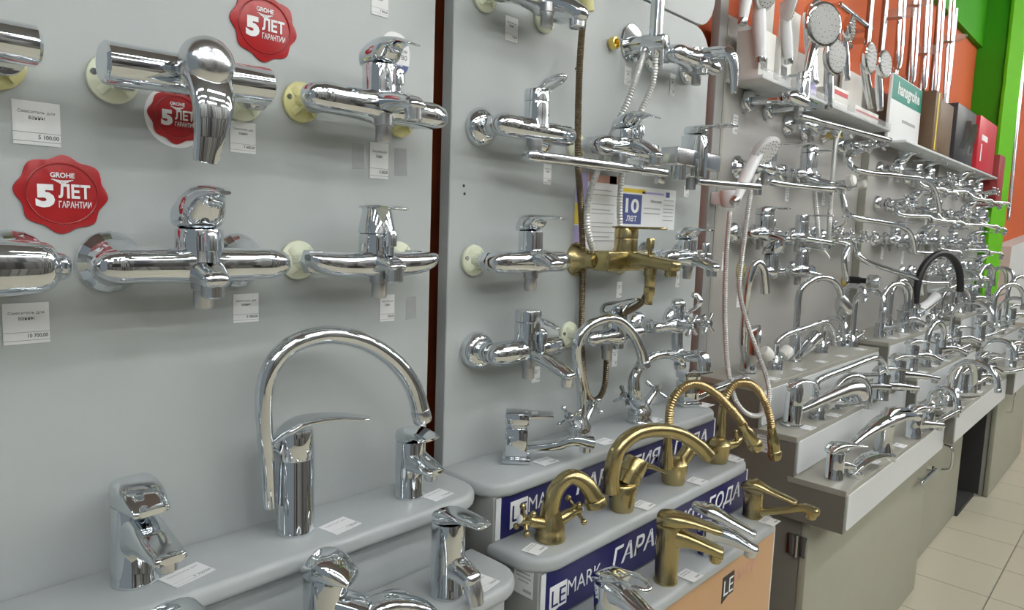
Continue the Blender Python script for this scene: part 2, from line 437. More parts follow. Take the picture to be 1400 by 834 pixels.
def base_a(t):
    bm = B(); box(bm, (1.82, .632, .0), (3.08, .945, .663), .001); obj('base_cabinet', bm, TAUD, t)
    d = None
    for xa, xb in ((1.818, 3.075),):
        bm = B(); box(bm, (xa, .612, .012), (xb, .631, .662), .0012); d = obj('door', bm, DOORM, t)
        bm = B(); c = W(1265, 650, Y=.60); sweep(bm, [(c.x-.10, .589, c.z), (c.x+.11, .589, c.z)], .008, seg=10, cap='dome')
        for k in (-.06, .07): sweep(bm, [(c.x+k, .613, c.z), (c.x+k, .589, c.z)], .006, seg=8, lin=True)
        obj('handle', bm, CH, d)
        c = W(1276, 641, Y=.61); bm = B(); lathe(bm, (c.x, .613, c.z), (0, -1, 0), [(.012, 0), (.012, .006), (.009, .009), (0, .009)], 16); obj('lock', bm, CHK, d)
        c = W(1290, 625, Y=.61); c_handle(d, c.x, .613, c.z)
    c = W(1090, 745, X=1.82); bm = B()
    box(bm, (1.812, c.y-.026, c.z-.028), (1.8195, c.y-.006, c.z+.028), .002); box(bm, (1.812, c.y+.006, c.z-.028), (1.8195, c.y+.026, c.z+.028), .002)
    lathe(bm, (1.812, c.y, c.z-.03), (0, 0, 1), [(0, 0), (.006, 0), (.006, .06), (0, .06)], 12)
    obj('hinge', bm, CHK, t)
def base_b(t):
    bm = B(); box(bm, (3.09, .692, 0), (4.10, .915, .683), .001); obj('base_cabinet', bm, TAUPE, t)
    bm = B(); box(bm, (3.085, .672, .01), (4.105, .691, .68), .0012); d = obj('door', bm, DOORM, t)
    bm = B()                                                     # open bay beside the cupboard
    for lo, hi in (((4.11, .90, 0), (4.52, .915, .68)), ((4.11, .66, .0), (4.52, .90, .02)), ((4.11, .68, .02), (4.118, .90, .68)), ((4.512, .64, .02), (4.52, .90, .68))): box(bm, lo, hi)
    obj('open_bay', bm, DRK, t)  # near-black lining: the shade inside the bay is put into its colour
def base_c(t):
    bm = B(); box(bm, (4.56, .625, 0), (5.7, .885, .70), .001); obj('base_cabinet', bm, TAUPE, t)
    bm = B(); box(bm, (4.55, .600, .005), (5.70, .622, .69), .0012); d = obj('door', bm, DOORM, t)
    c_handle(d, 4.86, .601, .50, .14)
counter('taupe stepped display counter with wide cupboard door, nearest of the far counters', 1.80, 2.838, 0, 0, 1.847, 3.057, .95, base_a)
counter('taupe stepped display counter behind the nearest one, dark open bay under it', 2.842, 3.90, -.03, .022, 3.06, 4.077, .922, base_b)
counter('taupe stepped display counter farthest along the aisle, next to the green pillar', 3.904, 5.2, -.06, .044, 4.08, 5.28, .895, base_c)
# ------------------------------------------------------------------ tap builders (local axes: x along the board, out towards the aisle, z up)
def flange(t, o, kind, out=.045, mirror=1):
    """one wall flange with its eccentric stub"""
    ax = (0, -1, 0); o = o+V((0, -.0006, 0))
    bm = B()
    if kind == 'plastic' or kind == 'yellow':
        lathe(bm, o, ax, [(.0255, 0), (.0265, .002), (.026, .006), (.022, .009), (.0125, .010), (.0125, .026), (.0115, .028), (0, .028)], 28)
        for k in range(4):
            a = math.pi/4+k*math.pi/2; d = V((math.cos(a), 0, math.sin(a)))
            sweep(bm, [o+d*.011+V((0, -.014, 0)), o+d*.022+V((0, -.009, 0))], (.0015, .005), seg=6, lin=True)
        f = obj('flange', bm, IVO if kind == 'plastic' else IVY, t)
        bm = B(); lathe(bm, o+V((-.020, -.0072, .004)), ax, [(.0035, 0), (.0035, .003), (0, .003)], 10); obj('screw', bm, CHK, f)
    elif kind == 'cone' or kind == 'brass':
        lathe(bm, o, ax, [(.034, 0), (.0345, .003), (.033, .006), (.026, .014), (.020, .024), (.0165, .034), (.0155, .036), (0, .036)], 36 if kind == 'brass' else 20)
        obj('flange', bm, BR if kind == 'brass' else CH, t, ang=38 if kind == 'brass' else 8)
    elif kind == 'cup':
        lathe(bm, o, ax, [(.032, 0), (.0325, .004), (.032, .012), (.029, .019), (.024, .0225), (.017, .023), (.0155, .020), (0, .020)], 32)
        obj('flange', bm, CH, t)
    elif kind == 'dome':
        lathe(bm, o, ax, [(.032, 0), (.0325, .003), (.031, .009), (.026, .016), (.018, .021), (.012, .022), (0, .022)], 32)
        obj('flange', bm, CH, t)
    bm = B(); lathe(bm, o, ax, [(.0125, .012), (.0125, out)], 20)
    lathe(bm, o, ax, [(.0165, out-.022), (.0172, out-.020), (.0172, out-.006), (.0165, out-.004)], 6 if kind in ('plastic', 'dome') else 24)
    obj('eccentric_nut', bm, BR if kind == 'brass' else CH, t)
def mixer(label, o, fl='cone', body='wing', bw=.095, bout=.065, cart=(.0235, .050), cap='dome', lev=None, spout=None, se=2.6,
          aer=.0115, outlet=(0, .055), knob=None, m=CH, cc=.15, group=None, flk=None, bsz=None, capm=None, fr=True, fl_left=True, sup=None, fr_kind=None):
    o = V(o); t = thing('mixer_tap', label, 'tap', o, group)
    L = lambda x, out, z: o+V((x, -out, z))
    if fl_left: flange(t, L(-cc/2, 0, 0), fl, bout-.012)
    if fr: flange(t, L(cc/2, 0, 0), fr_kind or fl, bout-.012)
    bm = B()
    if body == 'wing':
        S = bsz or ((.019, .0165), (.0215, .0185), (.0215, .0185), (.023, .0195), (.026, .023), (.023, .0195), (.0215, .0185), (.0215, .0185), (.019, .0165))
        X = (-1, -.9, -.6, -.3, 0, .3, .6, .9, 1)
        sweep(bm, [L(bw*x, bout, 0) for x in X], list(S), seg=24, n=3, e=2.6, up=(0, 0, 1), cap='dome')
    elif body == 'boat':
        k = bw/.104
        loftf(bm, lambda f, w, u: L(f, bout+w, u), [(x*k, zb, zt, w) for x, zb, zt, w in ((-.104, .000, .012, .010), (-.094, -.010, .0135, .018), (-.07, -.018, .0135, .021), (-.035, -.021, .014, .023), (0, -.023, .018, .026), (.035, -.021, .014, .023), (.07, -.018, .0135, .021), (.094, -.010, .0135, .018), (.104, .000, .012, .010))], 2.6, 24)
    elif body == 'tube':
        r = bsz or .0185
        sweep(bm, [L(-bw, bout, 0), L(-bw*.97, bout, 0), L(0, bout, 0), L(bw*.97, bout, 0), L(bw, bout, 0)], [r*.92, r, r*1.02, r, r*.92], seg=28, n=4, cap='dome', lin=True)
    elif body == 'slim':
        r = bsz or .013
        sweep(bm, [L(-bw, bout, 0), L(-bw*.5, bout, 0), L(-.026, bout, 0), L(0, bout, 0), L(.026, bout, 0), L(bw*.5, bout, 0), L(bw, bout, 0)], [r*1.1, r, r*1.15, r*1.7, r*1.15, r, r*1.1], seg=20, n=4, cap='dome')
    elif body == 'box':
        w = bsz or .019
        box(bm, L(-bw, bout+w, -w), L(bw, bout-w, w), .004, 3)
    obj('body', bm, m, t)
    r, h = cart; c0 = .004
    bm = B(); lathe(bm, L(0, bout, c0), (0, 0, 1), [(r*1.1, 0), (r*1.02, .012), (r, .02), (r, h-.003), (r*.97, h), (0, h)], 32)
    obj('cartridge', bm, m, t)
    zc = c0+h
    if lev and lev[0] == 'loft':
        bm = B(); loftf(bm, lambda f, w, u: L(w, f, u), [(s[0]+bout-.065, zc-.001 if s[1] is None else s[1]+zc, s[2]+zc, s[3]*r/.0255) for s in lev[1]], lev[2] if len(lev) > 2 else 2.8); obj('lever', bm, capm or m, t)
    elif lev:
        bm = B()
        if cap == 'dome': lathe(bm, L(0, bout, zc), (0, 0, 1), [(r*.94, 0), (r*1.05, .0015), (r*1.04, .012), (r*.95, .020), (r*.70, .026), (r*.3, .029), (0, .029)], 32)
        elif cap == 'flat': lathe(bm, L(0, bout, zc), (0, 0, 1), [(r*.94, 0), (r*1.02, .0015), (r*1.0, .018), (r*.96, .0205), (0, .0205)], 32)
        elif cap == 'taper': lathe(bm, L(0, bout, zc), (0, 0, 1), [(r*.94, 0), (r*1.08, .0015), (r*.82, .034), (r*.78, .036), (0, .036)], 32)
        elif cap == 'square': box(bm, L(-.021, bout+.021, zc), L(.021, bout-.021, zc+.022), .003)
        cp = obj('lever', bm, capm or m, t)
        if lev[0] == 'loop':
            _, P, rr = lev
            bm = B(); sweep(bm, [L(x, a, z) for x, a, z in P], rr, seg=10, n=5, closed=True); obj('grip', bm, m, cp)
        else:
            bm = B(); sweep(bm, [L(x, a, z) for x, a, z, s in lev], [s for *_, s in lev], seg=16, n=5, e=2.8, up=(0, 0, 1) if sup is None else sup, cap='dome'); obj('grip', bm, m, cp)
    if spout:
        bm = B(); sweep(bm, [L(x, a, z) for x, a, z, s in spout], [s for *_, s in spout], seg=20, n=6, e=se, up=(0, 0, 1) if se > 2.2 else None, cap='dome'); sp = obj('spout', bm, m, t)
        if aer:
            x, a, z, s = spout[-1]; bm = B(); lathe(bm, L(x, a-.006, z), (0, 0, -1), [(aer, .0), (aer, .019), (aer*.85, .021), (aer*.8, .017), (0, .017)], 20); obj('aerator', bm, CHS if m is CH else m, sp)
    if outlet:
        x, a = outlet; bm = B(); lathe(bm, L(x, a, -.012), (0, 0, -1), [(.0125, 0), (.0125, .014), (.0105, .015), (.0105, .034), (.009, .036), (0, .036)], 20); obj('hose_outlet', bm, CHD if m is CH else m, t)
    if knob:
        x, a, z = knob; bm = B(); lathe(bm, L(x, a, z), (0, 0, 1), [(.004, 0), (.004, .012), (.0075, .013), (.008, .030), (.0065, .033), (0, .033)], 16); obj('diverter_knob', bm, m, t)
    return t
ctr = lambda px, py, y=YB: W(px, py, Y=y)
# ---- board with the red seals
ZR1, ZR2, ZR3 = 1.553, 1.345, 1.188
# bar mixer with the domed end
o = V((.340, YB, 1.547)); t = thing('mixer_tap', 'chrome bar mixer with ball-shaped knob and hanging lever, before a red seal', 'tap', o)
L = lambda x, out, z: o+V((x, -out, z))
flange(t, L(-.072, 0, -.003), 'plastic', .05); flange(t, L(.073, 0, -.003), 'plastic', .05)
bm = B(); sweep(bm, [L(-.099, .065, .002), L(-.098, .065, .002), L(0, .065, .004), L(.0745, .065, .006), L(.0755, .065, .006)], [.0205, .0215, .0215, .0215, .0205], seg=32, lin=True); obj('body', bm, CH, t)
bm = B(); sweep(bm, [L(-.004, .06, .006), L(-.008, .085, .008), L(-.012, .100, .010)], [.027, .0255, .0245], seg=28, n=4); obj('cartridge', bm, CH, t)
bm = B(); dc = L(-.016, .112, .010); lathe(bm, dc, (-.12, -1, .12), [(.024, -.012), (.0275, -.006), (.0278, 0), (.026, .008), (.021, .015), (.012, .0195), (0, .021)], 36); lv = obj('knob', bm, CHS, t)
bm = B(); sweep(bm, [L(-.015, .108, -.004), L(-.016, .124, -.028), L(-.020, .128, -.060), L(-.024, .124, -.092)], [(.025, .014), (.022, .010), (.017, .008), (.0125, .007)], seg=18, n=6, e=3, up=(0, -1, 0), cap='flat'); obj('lever', bm, CH, lv)
# the bar mixer cut by the left frame edge
o = V((.075, YB, 1.548)); t = thing('mixer_tap', 'round chrome bar mixer at the left edge, above a white price tag', 'tap', o)
L = lambda x, out, z: o+V((x, -out, z))
flange(t, L(.088, 0, -.006), 'yellow', .05); flange(t, L(-.062, 0, -.006), 'yellow', .05)
bm = B(); sweep(bm, [L(-.10, .065, .004), L(.108, .065, .004), L(.110, .065, .004)], [.018, .019, .0165], seg=28, lin=True); obj('body', bm, CH, t)
lev_swan = ('loft', [(.040, None, .012, .019), (.049, None, .027, .0255), (.063, None, .039, .0258), (.078, None, .046, .0245), (.090, .008, .0485, .020), (.102, .027, .0475, .0145), (.116, .035, .0455, .010), (.130, .0375, .042, .0075)])
lev_beak = ('loft', [(.041, None, .010, .018), (.050, None, .022, .0255), (.065, None, .031, .0255), (.082, .004, .034, .023), (.094, .017, .033, .018), (.115, .021, .028, .014), (.137, .016, .019, .011)])
mixer('chrome mixer with flat oval arms and curved lever, beside the white-blue oval sticker', (.576, YB, ZR1), 'yellow', 'wing', .098, lev=lev_beak,
      spout=[(0, .07, .004, (.020, .016)), (0, .105, .004, (.018, .013)), (0, .132, .0, (.017, .010)), (0, .143, -.003, (.014, .007))], cc=.163, outlet=(-.004, .080), knob=(0, .105, .012))
t = mixer('chrome mixer with fluted cone flanges and swan-neck lever, under the bar mixer', (.333, YB, ZR2), 'cone', 'wing', .092, lev=lev_swan, cart=(.0255, .036),
      spout=[(0, .06, -.004, (.024, .017)), (0, .085, -.008, (.021, .014)), (0, .105, -.014, (.016, .010))], cc=.146, outlet=(-.002, .078), knob=(0, .094, .004), aer=.0125)
mixer('chrome mixer with boat-shaped arms and tapering cap, above the small paddle-lever tap', (.574, YB, ZR2), 'plastic', 'boat', .104, cap='taper', cart=(.024, .034), bsz=((.010, .008), (.018, .0155), (.021, .0185), (.023, .020), (.026, .022), (.023, .020), (.021, .0185), (.018, .0155), (.010, .008)),
      lev=[(0, .050, .0745, (.019, .003)), (0, .085, .0755, (.018, .0025)), (0, .118, .073, (.012, .0025))],
      spout=[(0, .07, .0, (.020, .016)), (0, .096, -.001, (.018, .011)), (0, .112, -.004, (.014, .006))], cc=.168, outlet=(-.004, .078), knob=(0, .098, .010), aer=.0125)
mixer('chrome mixer cut off by the left edge, below its red seal', (.095, YB, ZR2), 'cone', 'wing', .100, lev=lev_swan, cart=(.0255, .046), spout=[(0, .06, -.004, (.024, .017)), (0, .10, -.012, (.016, .010))], outlet=(.03, .07), bsz=((.012, .014), (.021, .024), (.024, .027), (.025, .028), (.026, .028), (.025, .028), (.024, .027), (.021, .024), (.012, .014)))
# ---- board with the warranty papers
X1, X2, X3 = .90, 1.157, 1.412
mixer('chrome mixer at the top of the second board, spout pointing right', (X1, YB, 1.772), 'plastic', 'wing', .082, lev=lev_swan, spout=[(0, .06, -.004, (.026, .020)), (.012, .10, -.012, (.022, .016)), (.02, .128, -.028, (.015, .014))], outlet=(-.012, .085), aer=.013)
c = .055
mixer('chrome tube mixer with an open loop lever and long flat spout reaching right', (X1, YB, 1.562), 'dome', 'tube', .084, bout=.060, cart=(.0215, .042), cap='flat', fr=True,
      lev=('loop', [(0, .060, .062), (-.011, .082, .073), (-.009, .105, .081), (0, .117, .082), (.009, .105, .079), (.011, .082, .070)], .0045),
      spout=[(-.03, .072, -.046, (.014, .0095)), (.0, .078, -.046, (.014, .0095)), (.16, .094, -.046, (.0135, .0085)), (.33, .108, -.046, (.013, .0085))], se=4, aer=.0105, outlet=(0, .060), knob=None)
mixer('chrome mixer with wavy arms and a short arched spout, right of the bronze hose', (X2, YB, 1.558), 'plastic', 'wing', .082, cart=(.022, .032), lev=lev_beak,
      spout=[(0, .07, .006, (.020, .016)), (0, .10, .006, (.018, .012)), (0, .128, -.008, (.015, .009)), (0, .14, -.015, (.012, .007))], outlet=(-.02, .07), knob=(.006, .095, .010))
# square mixer
o = V((X3, YB, 1.560)); t = thing('mixer_tap', 'square-edged chrome mixer with flat lever and flat bar spout at the board edge', 'tap', o); L = lambda x, out, z: o+V((x, -out, z))
for k in (-.075, .075):
    bm = B(); box(bm, L(k-.03, .012, -.03), L(k+.03, .0006, .03), .002); f = obj('flange', bm, CH, t)
    bm = B(); lathe(bm, L(k, .01, 0), (0, -1, 0), [(.012, 0), (.012, .036)], 16); obj('eccentric_nut', bm, CH, f)
bm = B(); box(bm, L(-.095, .09, -.019), L(.095, .045, .019), .004, 3); obj('body', bm, CHS, t)
bm = B(); box(bm, L(-.02, .098, -.04), L(.018, .05, .052), .003); obj('cartridge', bm, CH, t)
bm = B(); box(bm, L(-.02, .096, .054), L(.018, .055, .068), .002); lv = obj('lever', bm, CH, t)
bm = B(); box(bm, L(-.018, .165, .066), L(.016, .058, .071), .0015); obj('grip', bm, CH, lv)
a_, b_ = L(.0, .085, -.048), L(.165, .150, -.050); bm = B(); sweep(bm, [a_, b_], (.011, .007), seg=16, lin=True, e=6, up=(0, 0, 1)); sp = obj('spout', bm, CH, t)
bm = B(); lathe(bm, b_, (0, 0, -1), [(.010, 0), (.010, .018), (0, .018)], 16); obj('aerator', bm, CHS, sp)
bm = B(); lathe(bm, L(-.065, .075, -.015), (0, 0, -1), [(.016, 0), (.016, .034), (0, .034)], 20); obj('diverter_knob', bm, CH, t)
bm = B(); lathe(bm, L(0, .07, -.03), (0, 0, -1), [(.011, 0), (.011, .035), (0, .035)], 16); obj('hose_outlet', bm, CHD, t)
lev_long = lambda z, a: ('loft', [(.042, None, .012, .018), (.052, None, .025, .0255), (.066, None, .029, .0255), (.082, .006, .0285, .022), (.092, .0185, .028, .018), (a, .0205, .0255, .010)])
mixer('chrome mixer with long flat lever on a pale plastic flange, left of the brass mixer', (.892, YB, 1.341), 'plastic', 'wing', .082, cart=(.021, .048), lev=lev_long(.058, .134),
      spout=[(0, .065, .004, (.022, .018)), (0, .095, .008, (.020, .014)), (0, .122, .0, (.017, .009))], outlet=(-.008, .075), aer=0)
# brass mixer
t = mixer('antique brass wall mixer with flat lever, dark hose hanging from it', (1.178, YB, 1.340), 'brass', 'box', .082, cart=(.0235, .040), cap='flat', m=BR, lev=[(0, .045, .066, (.022, .0025)), (0, .09, .066, (.019, .0025)), (0, .150, .066, (.011, .0025))],
      spout=[(0, .06, .002, (.024, .018)), (0, .10, .004, (.019, .014)), (0, .14, .0, (.015, .011)), (0, .176, -.004, (.0145, .011))], se=5, outlet=(0, .125), knob=(0, .122, .014), aer=.0115, bsz=.0195)
mixer('chrome mixer with long lever and spout knob, right of the brass mixer', (1.422, YB, 1.344), 'cone', 'wing', .085, cart=(.021, .036), lev=lev_long(.044, .122), spout=[(0, .06, .0, (.021, .017)), (0, .10, -.006, (.017, .013)), (0, .135, -.018, (.014, .011))], outlet=(0, .07), knob=(0, .112, .002), group=None)
mixer('chrome tube mixer with cylinder cap and thin pin lever, sloping spout', (.903, YB, 1.186), 'cup', 'tube', .076, bout=.056, cart=(.0235, .046), cap='flat', bsz=.0205, lev=[(0, .070, .058, (.006, .006)), (0, .095, .054, (.0065, .0045)), (0, .122, .046, (.005, .003))],
      spout=[(0, .05, -.004, (.019, .016)), (.004, .085, -.010, (.017, .013)), (.008, .125, -.024, (.0155, .010)), (.010, .146, -.032, (.014, .008))], outlet=(-.01, .07), knob=(.004, .088, .002), aer=.010)
mixer('chrome mixer on a pale flange seen behind the gooseneck of the cross-handle tap', (1.159, YB, 1.190), 'plastic', 'slim', .080, cart=(.022, .036), lev=('loft', [(.034, None, .020, .019), (.045, None, .026, .0255), (.066, None, .030, .025), (.080, .014, .033, .021), (.095, .027, .037, .015), (.112, .034, .040, .010)]), spout=[(0, .055, .0, (.018, .014)), (0, .078, -.006, (.014, .011))], outlet=(-.02, .06), bsz=.0145)
def cross_handle(parent, c, ax, r=.028, m=CH, cap=None, ball_r=.0055, flat=False):
    """four-armed tap handle, axis ax"""
    c, ax = V(c), V(ax).normalized()
    a = V((0, 0, 1)) if abs(ax.z) < .9 else V((1, 0, 0)); s = ax.cross(a).normalized(); u = s.cross(ax)
    bm = B(); lathe(bm, c, ax, [(0, -.008), (.008, -.008), (.0095, 0), (.0095, .006), (.007, .009), (0, .0095)], 18)
    for k in range(4):
        d = s*math.cos(math.pi/4+k*math.pi/2)+u*math.sin(math.pi/4+k*math.pi/2)
        if flat: sweep(bm, [c+d*.006, c+d*r*.6, c+d*r], [.0028, .0045, .006], seg=10, n=3, cap='flat')
        else:
            sweep(bm, [c+d*.006, c+d*r*.75], [.0034, .003], seg=8, lin=True); ball(bm, c+d*r, ball_r, 10, 6)
    h = obj('handle', bm, m, parent)
    if cap:
        bm = B(); lathe(bm, c+ax*.0092, ax, [(.007, 0), (.007, .0018), (.005, .003), (0, .003)], 16); obj('index_button', bm, cap, h)
    return h
# retro two-handle mixer
o = V((1.401, YB, 1.192)); t = thing('mixer_tap', 'chrome retro bath mixer with cross handles and a hook on top, near the board edge', 'tap', o); L = lambda x, out, z: o+V((x, -out, z))
flange(t, L(-.075, 0, 0), 'dome', .045); flange(t, L(.075, 0, 0), 'dome', .045)
bm = B(); sweep(bm, [L(-.085, .062, 0), L(-.05, .062, 0), L(0, .065, 0), L(.05, .062, 0), L(.085, .062, 0)], [.014, .0125, .021, .0125, .014], seg=18, cap='dome')
sweep(bm, [L(0, .065, .0), L(0, .067, .026), L(0, .066, .046)], [.017, .013, .015], seg=18, cap='dome'); obj('body', bm, CH, t)
for k, (x, a) in enumerate(((-.026, .115), (.034, .120))):
    bm = B(); sweep(bm, [L(x*.6, .065, 0), L(x, a-.008, .006)], [.0115, .0085], seg=14, lin=True); st = obj('valve', bm, CH, t)
    cross_handle(st, L(x*1.05, a, .007), (x*.3, -1, .1), .027, flat=True)
bm = B(); sweep(bm, [L(0, .066, -.006), L(0, .068, -.050), L(0, .080, -.068), L(0, .105, -.066), L(.002, .128, -.062), L(.002, .137, -.078), L(.002, .138, -.092)], [.013, .013, .013, .0125, .014, .014, .014], seg=16); obj('spout', bm, CH, t)
bm = B(); sweep(bm, [L(0, .066, .046), L(-.02, .070, .052), L(-.03, .074, .050)], [.0095, .010, .010], seg=14, cap='dome'); obj('diverter', bm, CH, t)
bm = B(); sweep(bm, [L(.008, .085, .03), L(.016, .10, .042), L(.018, .108, .056), L(.016, .10, .068), L(.010, .096, .070)], [.005, .0055, .006, .006, .007], seg=10, cap='dome'); obj('shower_hook', bm, CH, t)
# shower set high on the second board
o = W(862, 60, Y=YB); t = thing('shower_column', 'chrome shower valve on a big round plate with riser tube and two hoses', 'shower', o); L = lambda x, out, z: o+V((x, -out, z))
bm = B(); lathe(bm, o, (0, -1, 0), [(.038, .0006), (.0385, .003), (.037, .006), (0, .007)], 40); obj('wall_plate', bm, CH, t)
e_ = W(909, 58, X=o.x+.012); bm = B(); sweep(bm, [o+V((0, -.004, -.004)), o.lerp(e_, .5), e_], [.017, .0165, .0165], seg=24, lin=True, cap='flat'); bd = obj('body', bm, CH, t)
bm = B(); lathe(bm, e_, e_-o, [(.017, .001), (.017, .004), (.012, .006), (0, .006)], 6); obj('end_nut', bm, CHS, bd)
r0 = o.lerp(e_, .72); bm = B(); sweep(bm, [r0, r0+V((0, 0, .10)), r0+V((0, 0, .3))], [.0135, .0125, .0125], seg=20, lin=True); sweep(bm, [r0+V((.014, -.002, 0)), r0+V((.014, -.002, .06)), r0+V((.014, -.002, .3))], [.005, .005, .010], seg=12, lin=True); obj('riser_tube', bm, CH, t)
bm = B(); lathe(bm, e_+V((-.008, 0, -.014)), (0, 0, -1), [(.003, 0), (.0028, .042), (0, .042)], 10); obj('diverter_pin', bm, CH, t)
h0, h1 = o.lerp(e_, .45)+V((0, 0, -.012)), o.lerp(e_, .75)+V((0, 0, -.012))
P = [h0]+[W(x, y, Y=YB-k) for x, y, k in ((866, 118, .045), (852, 152, .035), (838, 180, .022), (820, 225, .024), (805, 270, .030), (803, 310, .034), (813, 346, .030), (832, 368, .024), (848, 362, .022), (849, 330, .024), (847, 285, .026), (851, 235, .024), (862, 185, .022), (877, 150, .035), (893, 112, .045))]+[h1]
bm = B(); hose(bm, P, .0068, .0058, 12, .80); h_ = obj('hose', bm, STH, t)
for p, n_ in ((h0, P[1]), (h1, P[-2])):
    bm = B(); lathe(bm, p+V((0, 0, .006)), n_-p, [(.0095, 0), (.0095, .016), (.007, .02), (0, .02)], 12); obj('hose_nut', bm, CH, h_)
bm = B(); o2 = W(834, 60, Y=YB); lathe(bm, o2, (0, -1, 0), [(.009, .0006), (.012, .004), (.012, .016), (.0085, .0165), (.0085, .008), (0, .008)], 18)
t = obj('pipe_fitting', bm, BRY); t.location = o2
for v in t.data.vertices: v.co -= o2
tag(t, 'small raw brass pipe fitting left of the big round shower plate', 'pipe fitting')
# lever mixer with the hanging handle
o = V((1.405, YB, 1.772)); t = mixer('chrome mixer with a long lever hanging straight down at the board edge', o, 'dome', 'wing', .085, cart=(.0185, .012), lev=None, spout=[(0, .062, -.004, (.022, .018)), (0, .09, -.010, (.017, .012))], outlet=(.02, .06), aer=.011)
L = lambda x, out, z: o+V((x, -out, z)); bm = B(); sweep(bm, [L(.0, .06, .006), L(.010, .105, .008), L(.014, .135, .006), L(.015, .146, -.012), L(.017, .150, -.045), L(.018, .152, -.072)], [(.018, .016), (.018, .014), (.016, .013), (.012, .010), (.009, .006), (.007, .005)], seg=16, up=(1, 0, 0), cap='dome'); obj('lever', bm, CH, t)
# bronze hose from the brass mixer up the board
P = [V((1.178, YB-.125, 1.268)), W(886, 398, Y=.745), W(876, 415, Y=.76), W(852, 430, Y=.80), W(834, 448, Y=.825), W(830, 485, Y=.835), W(826, 530, Y=.835), W(813, 548, Y=.84), W(802, 535, Y=.845), W(797, 500, Y=.845), W(795, 440, Y=.845), W(797, 360, Y=.842), W(794, 280, Y=.84), W(790, 210, Y=.812), W(792, 100, Y=.83), W(797, 30, Y=.835), W(802, 4, Y=.825), W(806, -20, Y=.81)]
bm = B(); hose(bm, P, .0068, .0042, 10, .80); h_ = obj('shower_hose', bm, BRD, None, P[-1]); tag(h_, 'bronze ribbed shower hose looping down the second board from the brass mixer', 'hose')
bm = B(); lathe(bm, V((1.178, YB-.125, 1.291)), (0, 0, -1), [(.0125, 0), (.0125, .012), (.009, .018), (.0085, .034), (0, .034)], 6); obj('hose_nut', bm, BR, h_)
bm = B(); a_ = P[-2]; sweep(bm, [a_+V((.004, 0, -.014)), a_+V((-.006, 0, .03)), a_+V((-.014, 0, .10))], [(.014, .012), (.016, .013), (.015, .013)], seg=14, up=(0, 1, 0)); obj('shower_holder', bm, IVY, h_)
# ------------------------------------------------------------------ seals, stickers, papers, price tags
def seal(label, c, r, flipless=True, white=False, th=.0022):
    """wavy red warranty seal stuck flat on the board, c = centre on the board face"""
    t = thing('warranty_seal', label, 'sticker', c)
    if white:
        bm = B(); lathe(bm, c, (0, -1, 0), [(r*1.14, 0), (r*1.14, .0008), (0, .0008)], 48); obj('white_backing', bm, WHT, t)
    y = c.y-(.0009 if white else 0)
    P = []
    for i in range(96):
        a = 2*math.pi*i/96; k = r*(1+.055*math.cos(8*a+.5)+.02*math.sin(3*a)); P.append((k*math.cos(a), k*math.sin(a)*.95))
    bm = B(); prism(bm, P, (c.x, y, c.z), (1, 0, 0), (0, 0, 1), (0, -1, 0), th, .0009, 2); s = obj('seal_disc', bm, RED, t)
    bm = B(); sweep(bm, [(c.x+r*.80*math.cos(a), y-th, c.z+r*.76*math.sin(a)) for a in [2*math.pi*i/32 for i in range(32)]], .0011, seg=6, n=2, closed=True); obj('embossed_ring', bm, REDD, s)
    q = lambda u, v: (c.x+u*r, y-th-.0004, c.z+v*r)
    bm = B(); text(bm, 'GROHE', q(-.27, .40), (r*.54, 0, 0), (0, 0, r*.13), (0, -1, 0), bold=.03); obj('lettering', bm, WHT, s)
    bm = B()
    for i in range(4):
        w = .24-.055*i; zz = .355-.028*i
        sweep(bm, [q(-w, zz), q(0, zz-.030), q(w, zz)], .0005, seg=5, n=5)
    obj('wave_mark', bm, WHT, s)
    bm = B(); text(bm, '5', q(-.60, -.36), (r*.42, 0, 0), (0, 0, r*.58), (0, -1, 0), bold=.06); obj('lettering', bm, WHT, s)
    bm = B(); text(bm, 'ЛЕТ', q(-.10, -.11), (r*.72, 0, 0), (0, 0, r*.36), (0, -1, 0), bold=.035); obj('lettering', bm, WHT, s)
    bm = B(); text(bm, 'ГАРАНТИИ', q(-.10, -.35), (r*.74, 0, 0), (0, 0, r*.17), (0, -1, 0), bold=.02); obj('lettering', bm, WHT, s)
    return t
seal('large red wavy seal at the left, below the price tag of 5 100', W(85, 265, Y=YB), .0415)
seal('red wavy seal at the top of the frame, between two mixers', W(361, 37, Y=YB), .0425)
seal('smaller red seal on a white disc, half hidden behind the hanging lever', W(241, 160, Y=YB), .031, white=True)
c = W(540, 74, Y=YB); t = thing('oval_sticker', 'white and blue oval sticker behind the curved lever of the upper mixer', 'sticker', c)
P = [(.0265*math.copysign(abs(math.cos(a))**.85, math.cos(a)), .031*math.copysign(abs(math.sin(a))**.85, math.sin(a))) for a in [2*math.pi*i/48 for i in range(48)]]
bm = B(); prism(bm, P, c, (1, 0, 0), (0, 0, 1), (0, -1, 0), .0009); s = obj('sticker_face', bm, WHT, t)
P2 = [(x, z) for x, z in P if z < -.010]; P2.sort(key=lambda p: math.atan2(p[1]+.018, p[0]))
bm = B(); prism(bm, P2, c+V((0, -.001, 0)), (1, 0, 0), (0, 0, 1), (0, -1, 0), .0003); obj('blue_band', bm, BLUE, s)
bm = B(); quad(bm, c+V((-.012, -.001, .017)), (.018, 0, -.002), (0, 0, .0035)); obj('flag_stripe', bm, BLK, s)
bm = B(); quad(bm, c+V((-.012, -.001, .0135)), (.018, 0, -.002), (0, 0, .0035)); obj('flag_stripe', bm, RED, s)
for i, (w_, z_) in enumerate((('Немецкое', .003), ('качество', -.006))):
    bm = B(); text(bm, w_, c+V((-.021, -.001, z_)), (.042, 0, 0), (0, 0, .0065), (0, -1, 0)); obj('lettering', bm, INK, s)
